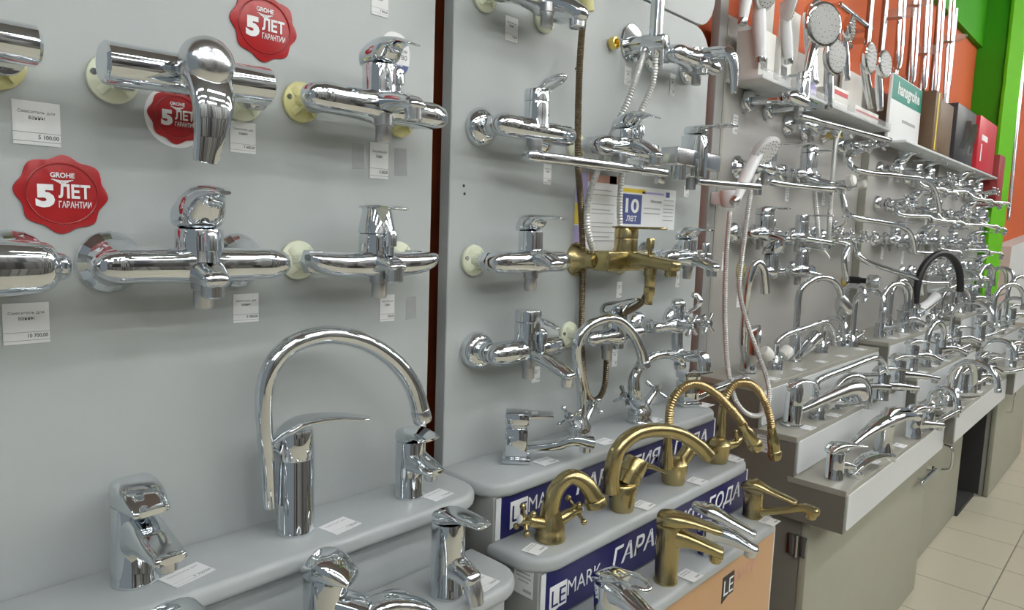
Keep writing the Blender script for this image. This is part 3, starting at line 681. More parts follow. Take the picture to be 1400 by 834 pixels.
bm = B(); text(bm, 'GROHE', c+V((-.013, -.0016, -.0165)), (.026, 0, 0), (0, 0, .004), (0, -1, 0), bold=.02); obj('lettering', bm, WHT, s)
ntag = 0
def price_tag(label, c, a, b, w, h, price=None, lines=3, tilt=0, th=.0006, text_ok=True):
    """paper tag: c centre, a = reading direction, b = up the paper, lying on the surface"""
    c, a, b = V(c), V(a).normalized(), V(b).normalized(); n = a.cross(b)
    if tilt:
        R = Matrix.Rotation(tilt, 3, n); a, b = R @ a, R @ b
    bm = B(); prism(bm, [(-w/2, -h/2), (w/2, -h/2), (w/2, h/2), (-w/2, h/2)], c, a, b, n, th)
    o = obj('price_tag', bm, PAPER, None, c); tag(o, label, 'price tag')
    bm = B(); p0 = c+n*th
    q = lambda u, v: p0+a*(u*w)+b*(v*h)
    if price and text_ok:
        L_ = ['Смеситель для', 'ванны'][:max(1, lines-1)]
        y = .30
        for s in L_:
            k = min(.8, .055*len(s)+.06); text(bm, s, q(-k/2, y-.09), a*(k*w), b*(.085*h), n, .0002); y -= .13
        for v in (-.22, -.42): quad(bm, q(-.5, v), a*w, b*(.008*h), .0002)
        text(bm, price, q(.02, -.37), a*(.44*w), b*(.11*h), n, .0002, bold=.02)
    else:
        for i in range(lines):
            k = (.7, .8, .55, .6)[i % 4]; quad(bm, q(-k/2, .30-.15*i), a*(k*w), b*(.05*h), .0002)
        quad(bm, q(.0, -.36), a*(.42*w), b*(.11*h), .0002)
    pr = obj('print', bm, INK if price and text_ok else INKL, o)
    return o
XA, ZA, YA = V((1, 0, 0)), V((0, 0, 1)), V((0, 1, 0))
def tagY(label, px, py, w, h, price=None, Y=YB, lines=3, tilt=0): return price_tag(label, W(px, py, Y=Y)+V((0, -.0003, 0)), XA, ZA, w, h, price, lines, tilt)
def tagZ(label, px, py, Z, w=.042, h=.030, yaw=0, price=None):
    a = V((math.cos(yaw), math.sin(yaw), 0)); b = V((-math.sin(yaw), math.cos(yaw), 0)); return price_tag(label, W(px, py, Z=Z)+V((0, 0, .0003)), a, b, w, h, price, 2)
tagY('white price tag reading 5 100,00 under the bar mixer at the left edge', 50, 169, .042, .044, '5 100,00')
tagY('white price tag right of the hanging lever, reading 7 400,00', 332, 188, .033, .038, '7 400,00')
tagY('white price tag held by clear tape under the upper mixer beside the oval sticker', 518, 220, .033, .052, '8 200,00')
tagY('white price tag reading 10 700,00 under the mixer cut by the left edge', 36, 442, .041, .043, '10 700,00')
tagY('white price tag right under the mixer with fluted cone flanges', 336, 421, .034, .037, '9 300,00')
tagY('narrow white price tag touching the hose outlet of the boat-armed mixer', 529, 421, .027, .041, '8 850,00')
tagY('white price tag cut by the top edge, above the oval sticker', 519, 4, .029, .036, '7 800,00')
def tape(label, px, py, w, h):
    c = W(px, py, Y=YB); bm = B(); prism(bm, [(-w/2, -h/2), (w/2, -h/2+.002), (w/2-.002, h/2), (-w/2, h/2-.001)], c, XA, ZA, (0, -1, 0), .0002); o = obj('clear_tape', bm, TAPE, None, c); tag(o, label, 'tape')
tape('strip of clear tape on the left side of the taped price tag', 490, 214, .021, .038); tape('strip of clear tape on the right side of the taped price tag', 548, 222, .024, .042)
tape('leftover clear tape right of the narrow price tag', 562, 421, .022, .036)
tagY('white price tag under the topmost mixer of the second board', 699, 40, .031, .040, '7 300,00')
tagY('small white price tag under the start of the long flat bar spout', 748, 238, .022, .038, '2 950,00')
tagY('small white price tag behind the gooseneck of the cross-handle tap', 840, 488, .020, .042, '2 800,00')
tagY('small white price tag hidden partly by the sloping spout of the tube mixer', 732, 512, .024, .030, '2 600,00')
tagY('small white price tag under the big round shower plate', 858, 104, .024, .036, '5 600,00')
tagY('white price tag under the hanging-lever mixer by the two shower hoses', 919, 116, .022, .048, '3 900,00')
tagY('small white price tag under the square-edged mixer', 938, 262, .024, .026, '4 900,00')
tagY('small white price tag under the brass wall mixer', 846, 396, .020, .034, '6 900,00')
tagY('small white price tag under the mixer right of the brass one', 926, 382, .018, .038, '3 200,00')
# papers
c0 = W(787, 236, Y=YB); c1 = W(846, 345, Y=YB)
def paper(name, label, x0, x1, z0, z1, y=YB):
    bm = B(); box(bm, (x0, y-.0008, z0), (x1, y-.0001, z1)); return tag(obj(name, bm, PAPER, None, ((x0+x1)/2, y, z0)), label, 'notice')
x0, x1, z1, z0 = c0.x, c1.x, c0.z+.002, c1.z
pp = paper('warranty_paper', 'white notice with an orange-red header hung behind the bronze hose', x0, x1, z0, z1); w, h = x1-x0, z1-z0
def stripe(p, nm, m, u0, v0, u1, v1): 
    bm = B(); quad(bm, (x0+u0*w, YB-.0009, z0+v0*h), (w*(u1-u0), 0, 0), (0, 0, h*(v1-v0))); return obj(nm, bm, m, p)
stripe(pp, 'header', PINK, .25, .90, 1, 1); stripe(pp, 'header', RED, .70, .90, .86, 1); stripe(pp, 'header', LAV, 0, .62, .24, 1)
stripe(pp, 'colour_band', YEL, 0, .36, .10, .62); stripe(pp, 'colour_band', LAV, 0, .12, .14, .34); stripe(pp, 'colour_band', PINK, 0, 0, .14, .12)
bm = B()
for v in (.80, .74, .62, .55, .50, .38, .33, .26, .20, .15): quad(bm, (x0+.34*w, YB-.0009, z0+v*h), (w*random.uniform(.35, .58), 0, 0), (0, 0, h*.010))
obj('print', bm, INKL, pp)
c0 = W(849, 252, Y=YB); c1 = W(921, 312, Y=YB); x0, x1, z1, z0 = c0.x, c1.x, c0.z, c1.z-.004; w, h = x1-x0, z1-z0
pp = paper('warranty_paper', 'white notice with a blue square reading 10 лет above the brass mixer', x0, x1, z0, z1)
stripe(pp, 'blue_square', BLUE, .03, .10, .36, .80); stripe(pp, 'colour_band', YEL, .02, .84, .42, .93); stripe(pp, 'colour_band', LAV, .36, .84, .76, .89); stripe(pp, 'colour_band', BLUE, .80, .80, .87, .93)
bm = B(); text(bm, '10', (x0+.08*w, YB-.0016, z0+.36*h), (.23*w, 0, 0), (0, 0, .34*h), (0, -1, 0), bold=.03); text(bm, 'лет', (x0+.10*w, YB-.0016, z0+.16*h), (.18*w, 0, 0), (0, 0, .14*h), (0, -1, 0), bold=.01); obj('lettering', bm, WHT, pp)
bm = B(); text(bm, 'Москва', (x0+.52*w, YB-.001, z0+.64*h), (.2*w, 0, 0), (0, 0, .07*h), (0, -1, 0)); obj('lettering', bm, INK, pp)
bm = B()
for v in (.72, .60, .50, .42, .32, .22): quad(bm, (x0+.76*w, YB-.0009, z0+v*h), (.20*w, 0, 0), (0, 0, .02*h))
for v in (.48, .36): quad(bm, (x0+.40*w, YB-.0009, z0+v*h), (.30*w, 0, 0), (0, 0, .03*h))
obj('print', bm, INKL, pp)
ZS1, ZS2, ZS3 = .9935, .8985, .7905
tagZ('price tag lying beside the wedge-shaped basin tap at lower left', 256, 786, .991, .050, .034, .25, '7 750,00')
tagZ('price tag lying at the foot of the tall gooseneck tap', 465, 719, .991, .045, .036, .18, '7 200,00')
tagZ('price tag at the rounded shelf end beside the small paddle-lever tap', 598, 677, .991, .042, .030, .15, '7 750,00')
tagZ('price tag on the lower left shelf beside the bidet tap', 660, 797, .890, .038, .036, .15, '7 900,00')
tagZ('price tag lying in front of the square tap with bar spout', 746, 631, ZS1, .040, .030, 0); tagZ('price tag on the top shelf right of the ball-handle tap', 827, 604, ZS1, .040, .030, 0)
tagZ('price tag on the top shelf right of the swan-neck cross tap', 893, 574, ZS1, .040, .030, .1); tagZ('price tag at the right end of the top shelf of the blue-signed stand', 963, 554, ZS1, .044, .032, 0)
tagZ('price tag in front of the brass cross-handle tap', 731, 751, ZS2, .034, .030, .2); tagZ('price tag beside the foot of the brass arch tap', 880, 691, ZS2, .036, .034, .1)
tagZ('price tag between the two brass spring-hose taps', 953, 658, ZS2, .036, .034, .05); tagZ('price tag at the right end of the middle shelf, behind the rearmost spring tap', 1003, 628, ZS2, .036, .034, 0)
tagZ('price tag right of the tall brass single-lever tap', 943, 787, ZS3, .036, .036, 0); tagZ('price tag at the end of the lowest shelf behind the low brass spout', 1052, 713, ZS3, .040, .034, 0)
price_tag('price tag stuck on the side of the blue-signed stand', W(716, 795, X=.7755)+V((-.0004, 0, 0)), (0, -1, 0), ZA, .040, .044, None, 3)
price_tag('price tag stuck on the dark end panel of the nearest taupe counter', W(1047, 606, X=1.80)+V((-.0004, 0, 0)), (0, -1, 0), ZA, .05, .05, None, 3)
# ------------------------------------------------------------------ taps standing on the near shelves
def frame(o, d):
    o = V(o); d = V((d[0], d[1], 0)).normalized(); s = V((-d.y, d.x, 0))          # d forward, s left
    return lambda f, a, u: o+d*f+s*a+V((0, 0, u))
def aimd(o, px, py, Z):
    p = W(px, py, Z=Z); return (p.x-o[0], p.y-o[1])
def basin(label, o, d, H, r, spout, lever, m=CH, rt=None, se=3., cat='tap', aer=.011, dot=False, cap='flat', le=3., fb=None, group=None):
    o = V(o); q = frame(o, d); rt = rt or r; t = thing('basin_tap', label, cat, o, group)
    bm = B(); lathe(bm, o, (0, 0, 1), [(r*1.06, 0), (r*1.06, .004), (r, .006), (r*.5+rt*.5, H*.5), (rt, H-.004), (rt*.96, H), (0, H)], 32); obj('body', bm, m, t)
    bm = B()
    if isinstance(spout[0][3], tuple): sweep(bm, [q(f, a, u) for f, a, u, s in spout], [s for *_, s in spout], seg=20, n=6, e=se, up=(0, 0, 1), cap='dome'); ae = spout[-1][:3]
    else: loftf(bm, q, spout, se); ae = (spout[-1][0]-.003, 0, spout[-1][1]+.006)
    sp = obj('spout', bm, m, t)
    if aer:
        f, a, u = ae; bm = B(); lathe(bm, q(f-.008, a, u), (0, 0, -1), [(aer, 0), (aer, .014), (aer*.85, .016), (0, .016)], 20); obj('aerator', bm, CHS if m is CH else m, sp)
    bm = B(); sweep(bm, [q(f, a, u) for f, a, u, s in lever], [s for *_, s in lever], seg=20, n=6, e=le, up=(0, 0, 1), cap='dome') if len(lever[0][3:]) == 1 and isinstance(lever[0][3], tuple) else loftf(bm, q, lever, le); obj('lever', bm, m, t)
    if dot:
        bm = B(); lathe(bm, q(dot[0], 0, dot[1]), q(1, 0, 0)-q(0, 0, 0), [(.0055, -.01), (.0055, .002), (.004, .003), (0, .003)], 16); obj('stud', bm, CHK, t)
    return t
ZG = .9915
basin('wedge-shaped chrome basin tap standing at the lower left of the grey shelf', (.262, .808, ZG), (.08, -1), .090, .0240,
      [(.0, .026, .086, .021), (.03, .040, .080, .0205), (.065, .046, .064, .0195), (.086, .047, .057, .017)],
      [(-.0245, .087, .106, .010), (-.0195, .086, .114, .0165), (-.010, .086, .119, .0220), (.004, .086, .120, .0242), (.024, .087, .112, .0235), (.045, .088, .096, .019)], rt=.0242, le=4, aer=.0115)
# tall gooseneck
o = V((.457, .805, ZG)); t = thing('kitchen_tap', 'tall chrome gooseneck kitchen tap with side spout tube, standing on the grey shelf', 'tap', o); q = frame(o, (1, 0))
bm = B(); lathe(bm, o, (0, 0, 1), [(.0255, 0), (.0255, .003), (.0245, .005), (.0240, .098), (.0235, .099), (.0235, .1005), (.024, .1015), (.0235, .134), (.022, .138), (0, .139)], 40); obj('body', bm, CH, t)
Ys = .806
P = [W(369, 693, Y=Ys), W(366, 640, Y=Ys), W(362, 590, Y=Ys), W(361, 540, Y=Ys), W(372, 500, Y=.803), W(402, 470, Y=.80), W(450, 458, Y=.797), W(500, 468, Y=.79), W(541, 496, Y=.785), W(565, 530, Y=.78), W(578, 574, Y=.775)]
bm = B(); sweep(bm, P, [.0088, .0092, .0100, .0112, .0118, .012, .012, .012, .0122, .0128, .0135], seg=26, n=8, cap='flat'); sp = obj('spout', bm, CH, t)
bm = B(); e_ = P[-1]; d_ = (P[-1]-P[-2]).normalized(); lathe(bm, e_-d_*.016, d_, [(.0138, 0), (.0142, .001), (.0142, .016), (.0128, .019), (.011, .0185), (.0105, .014), (0, .014)], 28); obj('aerator', bm, CHS, sp)
bm = B(); a_ = W(372, 612, Y=Ys); sweep(bm, [a_, a_.lerp(q(0, 0, .085), .5), q(-.012, 0, .090)], [(.0075, .0025), (.006, .002), (.008, .0025)], seg=12, n=4, up=(0, 0, 1)); obj('tube_clip', bm, CHS, t)
bm = B(); sweep(bm, [q(-.028, 0, .128), q(-.014, -.004, .140), q(.008, -.010, .149), q(.045, -.030, .152), q(.078, -.05, .148)], [(.010, .004), (.019, .006), (.021, .006), (.014, .004), (.010, .003)], seg=20, n=6, e=2.6, up=(0, 0, 1), cap='dome'); obj('lever', bm, CH, t)
basin('small chrome basin tap with paddle lever at the right end of the grey shelf', (.644, .800, ZG), (.10, -1), .086, .0218,
      [(.0, .038, .082, .020), (.022, .042, .068, .020), (.040, .044, .060, .019), (.055, .044, .053, .016)],
      [(-.0222, .083, .096, .009), (-.0175, .082, .101, .0150), (-.009, .082, .105, .0200), (.006, .083, .106, .0222), (.024, .093, .103, .021), (.042, .093, .098, .018)], rt=.0222, le=3.6, aer=.0095, dot=(.019, .034))
o = (.622, .686, .8905)
t = basin('chrome bidet tap with swivel nozzle at the end of the lower left shelf', o, (.05, -1), .104, .0245,
      [(.0, 0, .045, (.019, .017)), (.025, 0, .042, (.017, .014)), (.045, 0, .036, (.014, .012))],
      [(-.0235, .100, .110, .009), (-.0185, .100, .116, .0155), (-.010, .100, .120, .021), (.008, .103, .122, .0235), (.034, .113, .121, .019), (.066, .114, .119, .014)], rt=.0232, aer=0)
q = frame(o, (.05, -1)); bm = B(); sweep(bm, [q(.040, 0, .040), q(.050, 0, .022), q(.056, 0, .004)], [.0135, .0125, .0105], seg=18, n=4); obj('nozzle', bm, CHS, t)
basin('chrome basin tap with rounded cap lever, cut by the bottom frame edge', (.432, .690, .8905), (.55, -.8), .094, .0265,
      [(.0, 0, .06, (.020, .016)), (.04, 0, .055, (.018, .012)), (.08, 0, .045, (.015, .009))],
      [(-.0265, .090, .102, .010), (-.021, .089, .112, .0175), (-.011, .089, .119, .0240), (.004, .088, .120, .0265), (.020, .087, .110, .025), (.033, .086, .095, .020)], rt=.0265)
o = W(240, 828, Y=.70); basin('chrome tap of which only the flat cap shows, left on the bottom edge', (o.x, .70, .8905), (.3, -1), o.z-.905, .022, [(0, 0, .05, (.018, .014)), (.07, 0, .045, (.014, .009))],
      [(-.02, 0, o.z-.904, (.020, .009)), (0, 0, o.z-.897, (.023, .009)), (.03, 0, o.z-.900, (.018, .006))])
o = V((.505, .655, .8905)); t = thing('kitchen_tap', 'low chrome tap whose curved spout tops out at the bottom frame edge', 'tap', o); q = frame(o, (1, -.2))
bm = B(); lathe(bm, o, (0, 0, 1), [(.024, 0), (.024, .004), (.021, .006), (.020, .05), (0, .052)], 28); obj('body', bm, CH, t)
bm = B(); sweep(bm, [o+V((0, 0, .03)), W(500, 846, Y=.650), W(514, 829, Y=.642), W(545, 823, Y=.635), W(580, 831, Y=.625), W(600, 850, Y=.62)], [(.015, .012), (.017, .011), (.018, .010), (.018, .009), (.016, .008), (.013, .008)], seg=20, n=6, up=(0, 0, 1), e=2.4, cap='dome'); obj('spout', bm, CH, t)
# --- top shelf of the blue-signed stand
def square_tap(label, o, d, H, w, sp, lev, m=CH):
    o = V(o); q = frame(o, d); t = thing('basin_tap', label, 'tap', o)
    M = Matrix(((q(1, 0, 0)-q(0, 0, 0)), (q(0, 1, 0)-q(0, 0, 0)), V((0, 0, 1)))).transposed().to_4x4(); M.translation = o
    bm = B(); box(bm, (-w*1.3, -w*1.3, 0), (w*1.3, w*1.3, .010), .003, 2, M); obj('base_plate', bm, m, t)
    bm = B(); box(bm, (-w, -w, .009), (w, w, H*.70), .003, 2, M); obj('body', bm, m, t)
    bm = B(); box(bm, (-w*.8, -w*.8, H*.68), (w*.8, w*.8, H*.80), .002, 2, M); obj('cartridge', bm, m, t)
    bm = B(); box(bm, (-w*1.05, -w*1.05, H*.76), (w*1.05, w*1.05, H), .003, 2, M); lv = obj('lever', bm, m, t)
    bm = B(); sweep(bm, [q(f, 0, u) for f, u, s in lev], [s for *_, s in lev], seg=16, n=4, e=6, up=(0, 0, 1)); obj('grip', bm, m, lv)
    bm = B(); sweep(bm, [q(f, 0, u) for f, u, s in sp], [s for *_, s in sp], seg=16, n=5, e=6, up=(0, 0, 1)); s_ = obj('spout', bm, m, t)
    f, u, s = sp[-1]; bm = B(); lathe(bm, q(f-.014, 0, u), (0, 0, -1), [(.010, 0), (.010, .016), (0, .016)], 16); obj('aerator', bm, CHS, s_)
    return t
o = (.877, .798, ZS1); square_tap('square chrome tap with long bar spout at the left end of the top shelf', o, aimd(o, 803, 606, ZS1+.035), .088, .0195,
      [(.015, .022, (.013, .008)), (.07, .030, (.012, .008)), (.10, .040, (.013, .009)), (.135, .036, (.015, .009))], [(.0, .080, (.019, .005)), (.03, .083, (.018, .004)), (.062, .083, (.015, .003))])
o = (1.479, .803, ZS1); square_tap('square chrome tap at the far right end of the top shelf, spout rising right', o, aimd(o, 1012, 527, ZS1+.04), .082, .0205,
      [(.015, .015, (.012, .007)), (.07, .032, (.012, .007)), (.15, .055, (.012, .007)), (.165, .055, (.012, .007))], [(.0, .074, (.02, .005)), (.06, .078, (.014, .003))])
def twohandle(label, o, side, spout, rs, hk='cross', m=CH, hl=.05, up=.55, rbase=.024, Hb=.045, capm=None, base_out=0, ne=6, hr=.026, tipcap=True, seg=18):
    o = V(o); s = V((side[0], side[1], 0)).normalized(); t = thing('two_handle_tap', label, 'tap', o)
    bm = B(); lathe(bm, o, (0, 0, 1), [(rbase, 0), (rbase*1.02, .003), (rbase*.92, .008), (rbase*.95, .016), (rbase*.9, .026), (rbase*.62, Hb*.85), (rbase*.55, Hb), (0, Hb)], 28); obj('body', bm, m, t)
    for k in (-1, 1):
        ax = (s*k+V((0, 0, up))).normalized(); a = o+V((0, 0, Hb*.45))
        bm = B(); sweep(bm, [a, a+ax*hl*.5, a+ax*hl*.85], [rs*1.25, rs*1.0, rs*.85], seg=14, n=3); v = obj('valve', bm, m, t)
        if hk == 'cross': cross_handle(v, a+ax*hl, ax, hr, m, capm)
        elif hk == 'flare': cross_handle(v, a+ax*hl, ax, hr*1.15, m, None, flat=True)
        elif hk == 'knob':
            bm = B(); lathe(bm, a+ax*hl*.75, ax, [(.010, 0), (.019, .003), (.021, .010), (.0205, .030), (.016, .037), (0, .038)], 10); obj('handle', bm, capm or WHK, v)
        elif hk == 'lever':
            bm = B(); sweep(bm, [a+ax*hl*.8, a+ax*hl, a+ax*hl+V((0, 0, .012))+s*k*.03], [.007, .0065, .004], seg=10, n=3, cap='dome'); obj('handle', bm, m, v)
    bm = B(); sweep(bm, spout[0], spout[1] if len(spout) > 1 else rs, seg=seg, n=ne, cap='flat'); sp = obj('spout', bm, m, t)
    if tipcap:
        P = spout[0]; d_ = (V(P[-1])-V(P[-2])).normalized(); r_ = (spout[1][-1] if len(spout) > 1 else rs); bm = B(); lathe(bm, V(P[-1])-d_*.010, d_, [(r_*1.15, 0), (r_*1.2, .001), (r_*1.2, .012), (r_*.95, .014), (0, .013)], 18); obj('aerator', bm, m if m is not CH else CHS, sp)
    return t
o = V((1.065, .802, ZS1)); D = V((.124, -.05, 0))
zA = W(835, 437, Y=.775).z
P = [o+V((0, 0, .035)), o+V((0, 0, .09)), W(788, 478, Y=.802), W(799, 451, Y=.795), W(820, 438, Y=.785), W(843, 437, Y=.775), W(864, 455, Y=.765), W(876, 478, Y=.755), W(880, 500, Y=.752)]
twohandle('chrome cross-handle tap with ball-tipped arms and tall round gooseneck', o, (.95, .25), (P, [.0095]*6+[.0105, .0115, .0122]), .010, 'cross', hl=.066, up=.62, hr=.023)
o = W(874, 576, Z=ZS1)
P = [o+V((0, 0, .035)), W(869, 542, Y=.775), W(867, 520, Y=.775), W(875, 501, Y=.775), W(894, 487, Y=.775), W(916, 485, Y=.775), W(928, 491, Y=.776), W(930, 501, Y=.776)]
twohandle('chrome swan-neck tap with flared cross handles, between gooseneck and square taps', o, (.93, -.05), (P, [.014, .0135, .0125, .011, .0105, .0105, .0125, .0115]), .010, 'flare', hl=.07, up=.75, hr=.023, rbase=.028)
# --- middle shelf: brass
o = V((.845, .687, ZS2)); dd = V(aimd(o, 822, 692, ZS2+.055)+(0,)).normalized(); sd = V((-dd.y, dd.x, 0))
q = lambda f, u: o+dd*(f*.84)+V((0, 0, u))
P = [q(0, .01), q(-.002, .05), q(.010, .085), q(.035, .104), q(.062, .095), q(.082, .072), q(.088, .058)]
twohandle('antique brass tap with ball-tipped cross handles at the left of the middle shelf', o, (.955, -.30), (P, [.019, .0155, .0132, .0125, .0128, .0145, .0150]), .0105, 'cross', m=BR, hl=.052, up=.35, rbase=.0255, Hb=.05, capm=WHT, hr=.023, seg=24)
o = V((1.033, .676, ZS2)); t = thing('basin_tap', 'antique brass tap with a wide smooth arch spout, second from left on the middle shelf', 'tap', o)
tip = W(968, 624, Y=.60)
bm = B(); lathe(bm, o, (0, 0, 1), [(.021, 0), (.022, .003), (.024, .020), (.027, .045), (.024, .050), (0, .052)], 28); obj('body', bm, BR, t)
P = [W(836, 672, Y=.676), W(836, 650, Y=.676), W(845, 615, Y=.670), W(868, 594, Y=.660), W(898, 588, Y=.645), W(930, 594, Y=.630), W(955, 610, Y=.612), tip]
bm = B(); sweep(bm, P, [.0155, .0145, .0135, .0128, .0125, .0125, .0135, .0145], seg=24, n=7, e=2.2); obj('spout', bm, BR, t)
a_ = o+V((.012, 0, .045)); ax = (W(868, 636, Y=.672)-a_).normalized(); bm = B(); lathe(bm, a_, ax, [(.021, 0), (.0215, .018), (.0205, .019), (.0205, .021), (.022, .022), (.0225, .044), (.019, .050), (0, .051)], 26); c_ = obj('cartridge', bm, BR, t)
b_ = a_+ax*.042; bm = B(); sweep(bm, [b_, b_.lerp(W(906, 645, Y=.64), .5)+V((0, 0, .003)), W(908, 645, Y=.64)], [(.016, .006), (.013, .004), (.009, .003)], seg=14, n=5, up=(0, 0, 1), e=3, cap='dome'); obj('lever', bm, BR, c_)
def spring_tap(label, o, tube, spring, head, lever):
    o = V(o); t = thing('kitchen_tap', label, 'tap', o)
    bm = B(); lathe(bm, o, (0, 0, 1), [(.022, 0), (.023, .003), (.026, .02), (.028, .042), (.020, .05), (.012, .054), (0, .055)], 28); obj('body', bm, BR, t)
    bm = B(); sweep(bm, tube, [.0115]+[.0085]*(len(tube)-1), seg=16, n=4); obj('riser', bm, BR, t)
    bm = B(); hose(bm, spring, .0092, .0050, 12, .84); s_ = obj('spring_hose', bm, BRS, t)
    a, b = V(head[0]), V(head[1]); d = (b-a); l = d.length; bm = B(); lathe(bm, a-d*.05, d, [(.0095, 0), (.0098, l*.25), (.0125, l*.3), (.0135, l*.6), (.0125, l*.75), (.0155, l*.80), (.0155, l*.92), (.013, l*1.02), (0, l*1.02)], 22); obj('spray_head', bm, BR, s_)
    for lv in lever:
        bm = B(); sweep(bm, [p for p, r in lv], [r for p, r in lv], seg=14, n=4, cap='dome'); obj('lever', bm, BR, t)
    return t
o = V((1.225, .683, ZS2))
spring_tap('antique brass spring-hose tap in the middle of the middle shelf', o, [W(912, 640, Y=.683), W(913, 600, Y=.683), W(914, 585, Y=.683)], [W(914, 588, Y=.683), W(917, 555, Y=.68), W(930, 533, Y=.672), W(952, 525, Y=.66), W(978, 538, Y=.645), W(1000, 560, Y=.628), W(1017, 582, Y=.615)], (W(1014, 580, Y=.617), W(1036, 614, Y=.60)),
    [[(o+V((.01, 0, .03)), .016), (W(938, 620, Y=.675), .0155), (W(947, 606, Y=.67), .016)], [(W(945, 606, Y=.67), .008), (W(958, 608, Y=.64), .005)]])
o = V((1.415, .685, ZS2))
spring_tap('antique brass spring-hose tap at the right end of the middle shelf', o, [W(985, 606, Y=.685), W(987, 570, Y=.685), W(988, 556, Y=.685)], [W(988, 560, Y=.685), W(994, 538, Y=.682), W(1008, 524, Y=.672), W(1028, 526, Y=.655), W(1043, 544, Y=.64), W(1052, 568, Y=.625), W(1055, 588, Y=.618)], (W(1055, 586, Y=.618), W(1060, 628, Y=.612)),
    [[(o+V((.005, 0, .035)), .011), (W(1003, 607, Y=.675), .010), (W(1011, 601, Y=.67), .008)], [(W(1008, 604, Y=.67), .004), (W(1006, 590, Y=.67), .005)], [(o+V((-.01, 0, .03)), .010), (W(968, 630, Y=.66), .005)]])
# --- lowest shelf
o = V((1.048, .587, ZS3)); basin('tall dark brass single-lever tap on the lowest shelf', o, aimd(o, 978, 752, ZS3+.07), .105, .0195,
      [(.0, .064, .102, .0185), (.03, .070, .096, .0165), (.065, .066, .084, .0155), (.092, .058, .074, .0145)],
      [(-.0200, .100, .122, .009), (-.015, .100, .127, .0145), (-.006, .100, .128, .0190), (.012, .101, .128, .0200), (.045, .106, .121, .0165), (.087, .099, .109, .0135)], m=BR, rt=.0215, aer=.010, se=4)
o = V((.868, .583, ZS3)); d = aimd(o, 884, 836, ZS3+.05); q = frame(o, d)
t = basin('chrome tap with an open loop lever at the left of the lowest shelf', o, d, .064, .0225, [(.0, 0, .056, (.021, .022)), (.03, 0, .054, (.019, .016)), (.065, 0, .046, (.015, .012)), (.092, 0, .040, (.013, .011))],
      [(-.0225, .065, .077, .017), (-.008, .066, .086, .0215), (.012, .072, .089, .020), (.03, .080, .088, .015)], rt=.0235, se=2.4)
bm = B(); sweep(bm, [q(.012, -.013, .084), q(.045, -.017, .087), q(.068, -.010, .085), q(.074, 0, .084), q(.068, .010, .085), q(.045, .017, .087), q(.012, .013, .084)], .0042, seg=10, n=5); obj('loop_grip', bm, CH, t)
o = V((1.200, .588, ZS3)); basin('chrome single-lever tap between the two brass taps of the lowest shelf', o, aimd(o, 1030, 748, ZS3+.03), .060, .020, [(.0, 0, .045, (.019, .018)), (.04, 0, .042, (.018, .014)), (.085, 0, .026, (.014, .008))],
      [(-.026, 0, .090, (.014, .008)), (.0, 0, .086, (.019, .012)), (.04, 0, .072, (.015, .007)), (.082, 0, .056, (.012, .005))], rt=.0215)
o = V((1.439, .606, ZS3)); d = aimd(o, 1100, 697, ZS3+.04); q = frame(o, d)
t = basin('low antique brass tap with swivel bar spout at the end of the lowest shelf', o, d, .055, .0205, [(.01, 0, .012, (.010, .007)), (.06, 0, .028, (.009, .006)), (.10, 0, .044, (.010, .007)), (.125, 0, .040, (.012, .009))],
      [(-.020, 0, .066, (.017, .007)), (.0, 0, .073, (.0205, .010)), (.035, 0, .064, (.013, .006)), (.085, 0, .052, (.011, .004))], m=BR, rt=.020, aer=.011, se=5)
# ------------------------------------------------------------------ far boards: mixers in rows
YA_, YB_, YC_ = .95, .922, .895
ORD = ['first', 'second', 'third', 'fourth', 'fifth', 'sixth', 'seventh', 'eighth', 'ninth', 'tenth']
ROWN = {1: 'top', 2: 'second', 3: 'third', 4: 'lowest'}
LV = {
 'flat': [(0, .048, .060, (.020, .010)), (0, .066, .072, (.020, .010)), (0, .095, .075, (.014, .004)), (0, .135, .074, (.010, .003))],
 'swan': lev_swan,
 'thin': [(0, .05, .068, (.012, .003)), (0, .09, .069, (.009, .0025)), (0, .16, .069, (.006, .0025))],
}
SP = {
 'short': [(0, .06, .0, (.020, .016)), (0, .10, -.004, (.017, .012)), (0, .135, -.014, (.013, .010))],
 'bar': [(0, .075, -.045, (.012, .009)), (.05, .10, -.046, (.0115, .008)), (.16, .14, -.047, (.0115, .008)), (.30, .19, -.047, (.012, .009))],
 'side': [(0, .072, -.02, .010), (.015, .09, -.042, .0095), (.07, .125, -.050, .009), (.085, .15, -.050, .009), (.095, .162, -.058, .009), (.097, .165, -.070, .010)],
}
def fm(label, x, z, yb, fl='cup', body='tube', lev='flat', sp='short', cap='dome', **k):
    S = SP[sp] if isinstance(sp, str) else sp
    if S and not isinstance(S[0][3], tuple): k.setdefault('se', 2.0)
    return mixer(label, (x, yb, z), fl, body, k.pop('bw', .08), cart=k.pop('cart', (.0215, .046)), cap=cap, lev=LV[lev] if isinstance(lev, str) else lev, spout=S, aer=k.pop('aer', .011), **k)
